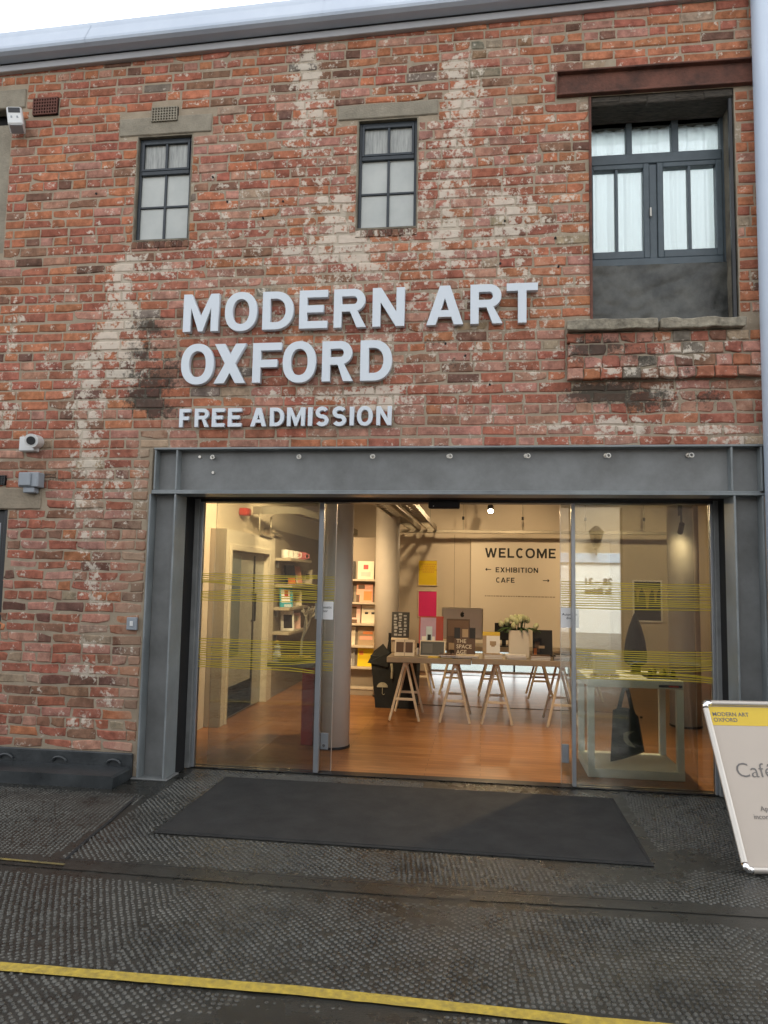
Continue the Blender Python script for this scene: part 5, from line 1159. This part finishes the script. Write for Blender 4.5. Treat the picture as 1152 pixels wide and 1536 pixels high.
# white plinth frame, bag and goods on it
pl = thing('display_plinth', 'pale open sided display plinth behind the glass with a bag inside', 'plinth', (1.13, .85, 0))
PX0, PX1, PY0, PY1, PZ = .79, 1.475, .66, 1.25, .722
for (x, y) in ((PX0, PY0), (PX1 - .05, PY0), (PX0, PY1 - .05), (PX1 - .05, PY1 - .05)): part('post', bars((x, x + .05, y, y + .05, .071, PZ - .061, .003)), X['plinth'], pl)
part('top', bars((PX0 - .001, PX1 + .001, PY0 - .001, PY1 + .001, PZ - .06, PZ, .003)), X['plinth'], pl); part('base', bars((PX0 - .001, PX1 + .001, PY0 - .001, PY1 + .001, .006, .07, .003)), X['plinth'], pl)
lb = part('shelf_label', bars((1.30, 1.465, PY0 - .004, PY0 - .0015, PZ - .048, PZ - .03)), cNavy, pl); part('label_band', bars((1.37, 1.44, PY0 - .006, PY0 - .0045, PZ - .045, PZ - .033)), cRed, lb)
tb = thing('tote_bag', 'dark green tote bag with a pale print hanging inside the plinth', 'bag', (1.1, .9, .07))
bv = MB(); OUT = lambda z: ((1.015 - .01*(.46 - z)/.4 - .012, 1.205 + .055*(.46 - z)/.30))
nz, nx = 14, 12
for s_ in (-1, 1):
    for k in range(nz + 1):
        for i in range(nx + 1):
            u = i/nx; v = k/nz; xl = 1.005 - .022*(1 - v); xr = 1.185 + .05*(1 - v) - .02*(v > .9); zb_ = .078 + .085*u; zt_ = .465 + .02*math.sin(3*u)
            x = xl + (xr - xl)*u; z = zb_ + (zt_ - zb_)*v; bulge = .030*math.sin(math.pi*u)*(.35 + .65*(1 - v)) + .006*math.sin(9*u + 5*v)
            bv.v.append((x, .86 + s_*bulge - .03*v*0, z))
o2 = (nz + 1)*(nx + 1)
for s_ in (0, 1):
    for k in range(nz):
        for i in range(nx): a = s_*o2 + k*(nx + 1) + i; bv.f.append((a, a + 1, a + nx + 2, a + nx + 1) if s_ == 0 else (a, a + nx + 1, a + nx + 2, a + 1))
link('bag_body', bv.mesh('bag_body', False), X['bagcloth'], tb, smooth=True)
for dy in (-.012, .012):
    h_ = MB(); pth = [(1.045, .86 + dy, .455), (1.075, .86 + dy, .58), (1.092, .86, .65), (1.105, .86, .65), (1.125, .86 + dy, .58), (1.15, .86 + dy, .455)]
    for a, b2 in zip(pth[:-1], pth[1:]): h_.add([(a[0] - .013, a[1], a[2]), (a[0] + .013, a[1], a[2]), (b2[0] + .013, b2[1], b2[2]), (b2[0] - .013, b2[1], b2[2]), (a[0] - .013, a[1] + .003, a[2]), (a[0] + .013, a[1] + .003, a[2]), (b2[0] + .013, b2[1] + .003, b2[2]), (b2[0] - .013, b2[1] + .003, b2[2])], [(0, 1, 2, 3), (7, 6, 5, 4), (0, 3, 7, 4), (1, 5, 6, 2)])
    part('bag_handle', h_, X['bagcloth'], tb)
wing = [(1.075, .30), (1.11, .315), (1.16, .318), (1.115, .295), (1.105, .27), (1.13, .235), (1.165, .195), (1.10, .215), (1.075, .25)]
part('bag_print', MB().prism(wing, .8245, .8265), X['palefig'], tb); part('bag_tag', bars((1.205, 1.222, .855, .865, .41, .425)), X['blackcloth'], tb)
dg = thing('draped_bag', 'black rounded bag standing on the pale plinth', 'bag', (1.23, 1.1, .722)); part('bag_body', MB().lathe((1.225, 1.1, .723), [(.055, .06), (.085, .085), (.09, .15), (.075, .26), (.05, .36), (.02, .44), (.006, .47)], 18), X['blackcloth'], dg); part('bag_stand', bars((1.19, 1.26, 1.07, 1.13, .723, .782, .004)), X['blackmetal'], dg)
ty = thing('gold_tray', 'black tray with gold ornaments on the pale plinth', 'tray', (1.36, .85, .722)); part('tray_base', bars((1.24, 1.46, .74, .98, .723, .735, .004)), X['blackmetal'], ty)
for i in range(7): part('ornament', MB().lathe((1.27 + .028*i, .80 + .06*(i % 3), .736), [(.016, 0), (.022, .02), (.01, .05 + .01*(i % 2))], 10), X['gold'] if i % 2 else X['blackmetal'], ty)
wb = thing('wooden_box', 'small pale timber box on the plinth\'s near corner', 'box', (.95, .9, .722)); part('box_body', bars((.87, 1.02, .80, .95, .723, .86, .004)), X['birch'], wb); part('box_lid', bars((.862, 1.028, .792, .958, .861, .885, .003)), X['birch'], wb)
fo = thing('trinket_cluster', 'heap of gold trinkets beside the timber box', 'ornaments', (.9, .74, .722))
for i in range(9): part('trinket', MB().lathe((.83 + .024*i, .70 + .02*(i % 3), .723), [(.014, 0), (.018, .014), (.008, .03)], 8), X['gold'], fo)

# ------------------------------------------------------------------ café board on the yard
e1 = Vector((.99, .13, 0)).normalized(); up = Vector((-.0572, .4356, .74)).normalized(); nrm = e1.cross(up).normalized()
TB = Matrix(((e1.x, up.x, nrm.x, 1.31), (e1.y, up.y, nrm.y, -1.06), (e1.z, up.z, nrm.z, .024), (0, 0, 0, 1)))
ab = thing('pavement_board', 'leaning aluminium framed café poster board with a yellow top band', 'sign', (1.6, -.9, 0))
BW, BH = .62, .862
def tubeT(a, b2, r): return MB().cyl(TB @ Vector(a), TB @ Vector(b2), r, n=16)
RT = .0165
part('poster', MB().box(.008, BW - .008, .008, BH - .008, -.006, .0, 0, TB), X['poster'], ab); part('back_panel', MB().box(.004, BW - .004, .004, BH - .004, -.012, -.0065, 0, TB), X['alu'], ab)
pb = part('poster_band', MB().box(.016, BW - .016, .735, BH - .02, .0006, .0012, 0, TB), X['posteryellow'], ab)
def onb(x, z): return TB @ Matrix.Translation((x, z, .0018))
text('lettering', 'MODERN ART\nOXFORD', .032, X['greyink'], ab, onb(.030, .788), offset=.0003); text('lettering', 'Café', .110, X['greyink'], ab, onb(.078, .455), offset=-.001); text('lettering', 'Ap', .036, X['greyink'], ab, onb(.155, .283), offset=-.0003); text('lettering', 'incor', .036, X['greyink'], ab, onb(.110, .243), offset=-.0003)
for a, b2 in (((0, .02, .004), (0, BH - .02, .004)), ((BW, .02, .004), (BW, BH - .02, .004)), ((.02, 0, .004), (BW - .02, 0, .004)), ((.02, BH, .004), (BW - .02, BH, .004))): part('frame_tube', tubeT(a, b2, RT), X['alu_bright'], ab, smooth=False)
for x in (0, BW):
    for z in (0, BH):
        sx = 1 if x == 0 else -1; sz = 1 if z == 0 else -1; cpts = [TB @ Vector((x, z + sz*.034, .004)), TB @ Vector((x + sx*.002, z + sz*.012, .004)), TB @ Vector((x + sx*.012, z + sz*.002, .004)), TB @ Vector((x + sx*.034, z, .004))]
        part('corner_cap', MB().tube(cpts, RT + .0015, 14), X['chrome'], ab, smooth=True)
for x in (.42, BW - .03):
    p0 = TB @ Vector((x, BH - .05, -.014)); p1 = Vector((p0.x + .02, p0.y + .10, .012)); part('rear_leg', MB().cyl(p0, p1, .011, n=10), X['alu_bright'], ab)

# ------------------------------------------------------------------ across the yard (seen in the glass)
def facing_box(*q): return bars(*q)
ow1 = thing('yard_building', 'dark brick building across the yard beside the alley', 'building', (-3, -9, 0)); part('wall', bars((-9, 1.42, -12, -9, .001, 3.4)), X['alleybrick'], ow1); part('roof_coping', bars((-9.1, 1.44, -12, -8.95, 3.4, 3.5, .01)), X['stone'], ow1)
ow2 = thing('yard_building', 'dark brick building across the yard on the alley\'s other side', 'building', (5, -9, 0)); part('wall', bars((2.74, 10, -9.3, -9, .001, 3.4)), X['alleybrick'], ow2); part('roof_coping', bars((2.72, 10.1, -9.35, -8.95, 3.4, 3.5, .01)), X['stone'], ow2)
st_ = thing('street_building', 'white shopfront building across the street, mirrored in the glass', 'building', (3, -18, 0))
part('shopfront', bars((-2, 8, -19, -16, .001, 2.0)), X['facade'], st_); part('fascia_trim', bars((-2, 8, -16.3, -15.92, 2.0, 2.28, .01)), X['bluetrim'], st_); part('upper_wall', bars((-2, 8, -19, -16.05, 2.281, 6.3)), X['farbrick'], st_); part('roof', bars((-2.1, 8.1, -19.1, -15.95, 6.3, 6.4)), X['flash'], st_)
FB = Matrix(((-1, 0, 0, 0), (0, 0, 1, 0), (0, 1, 0, 0), (0, 0, 0, 1)))
for s_, z, h in (('28 – 31', 1.38, .26), ('St Ebbes', 1.12, .22)): text('lettering', s_, h, X['ink'], st_, Matrix.Translation((3.33, -15.99, z)) @ FB, align='CENTER', offset=.010)
bl = thing('lantern', 'black street lantern on a bracket over the white shopfront', 'lamp', (3.25, -15.8, 2.4)); part('lantern_cage', MB().lathe((3.25, -15.7, 2.45), [(.10, 0), (.22, .45), (.05, .6)], 6), X['blackmetal'], bl); part('bracket', MB().cyl((3.25, -16.04, 2.4), (3.25, -15.7, 2.4), .025, n=8).cyl((3.25, -15.7, 2.2), (3.25, -15.7, 2.45), .02, n=8), X['blackmetal'], bl)
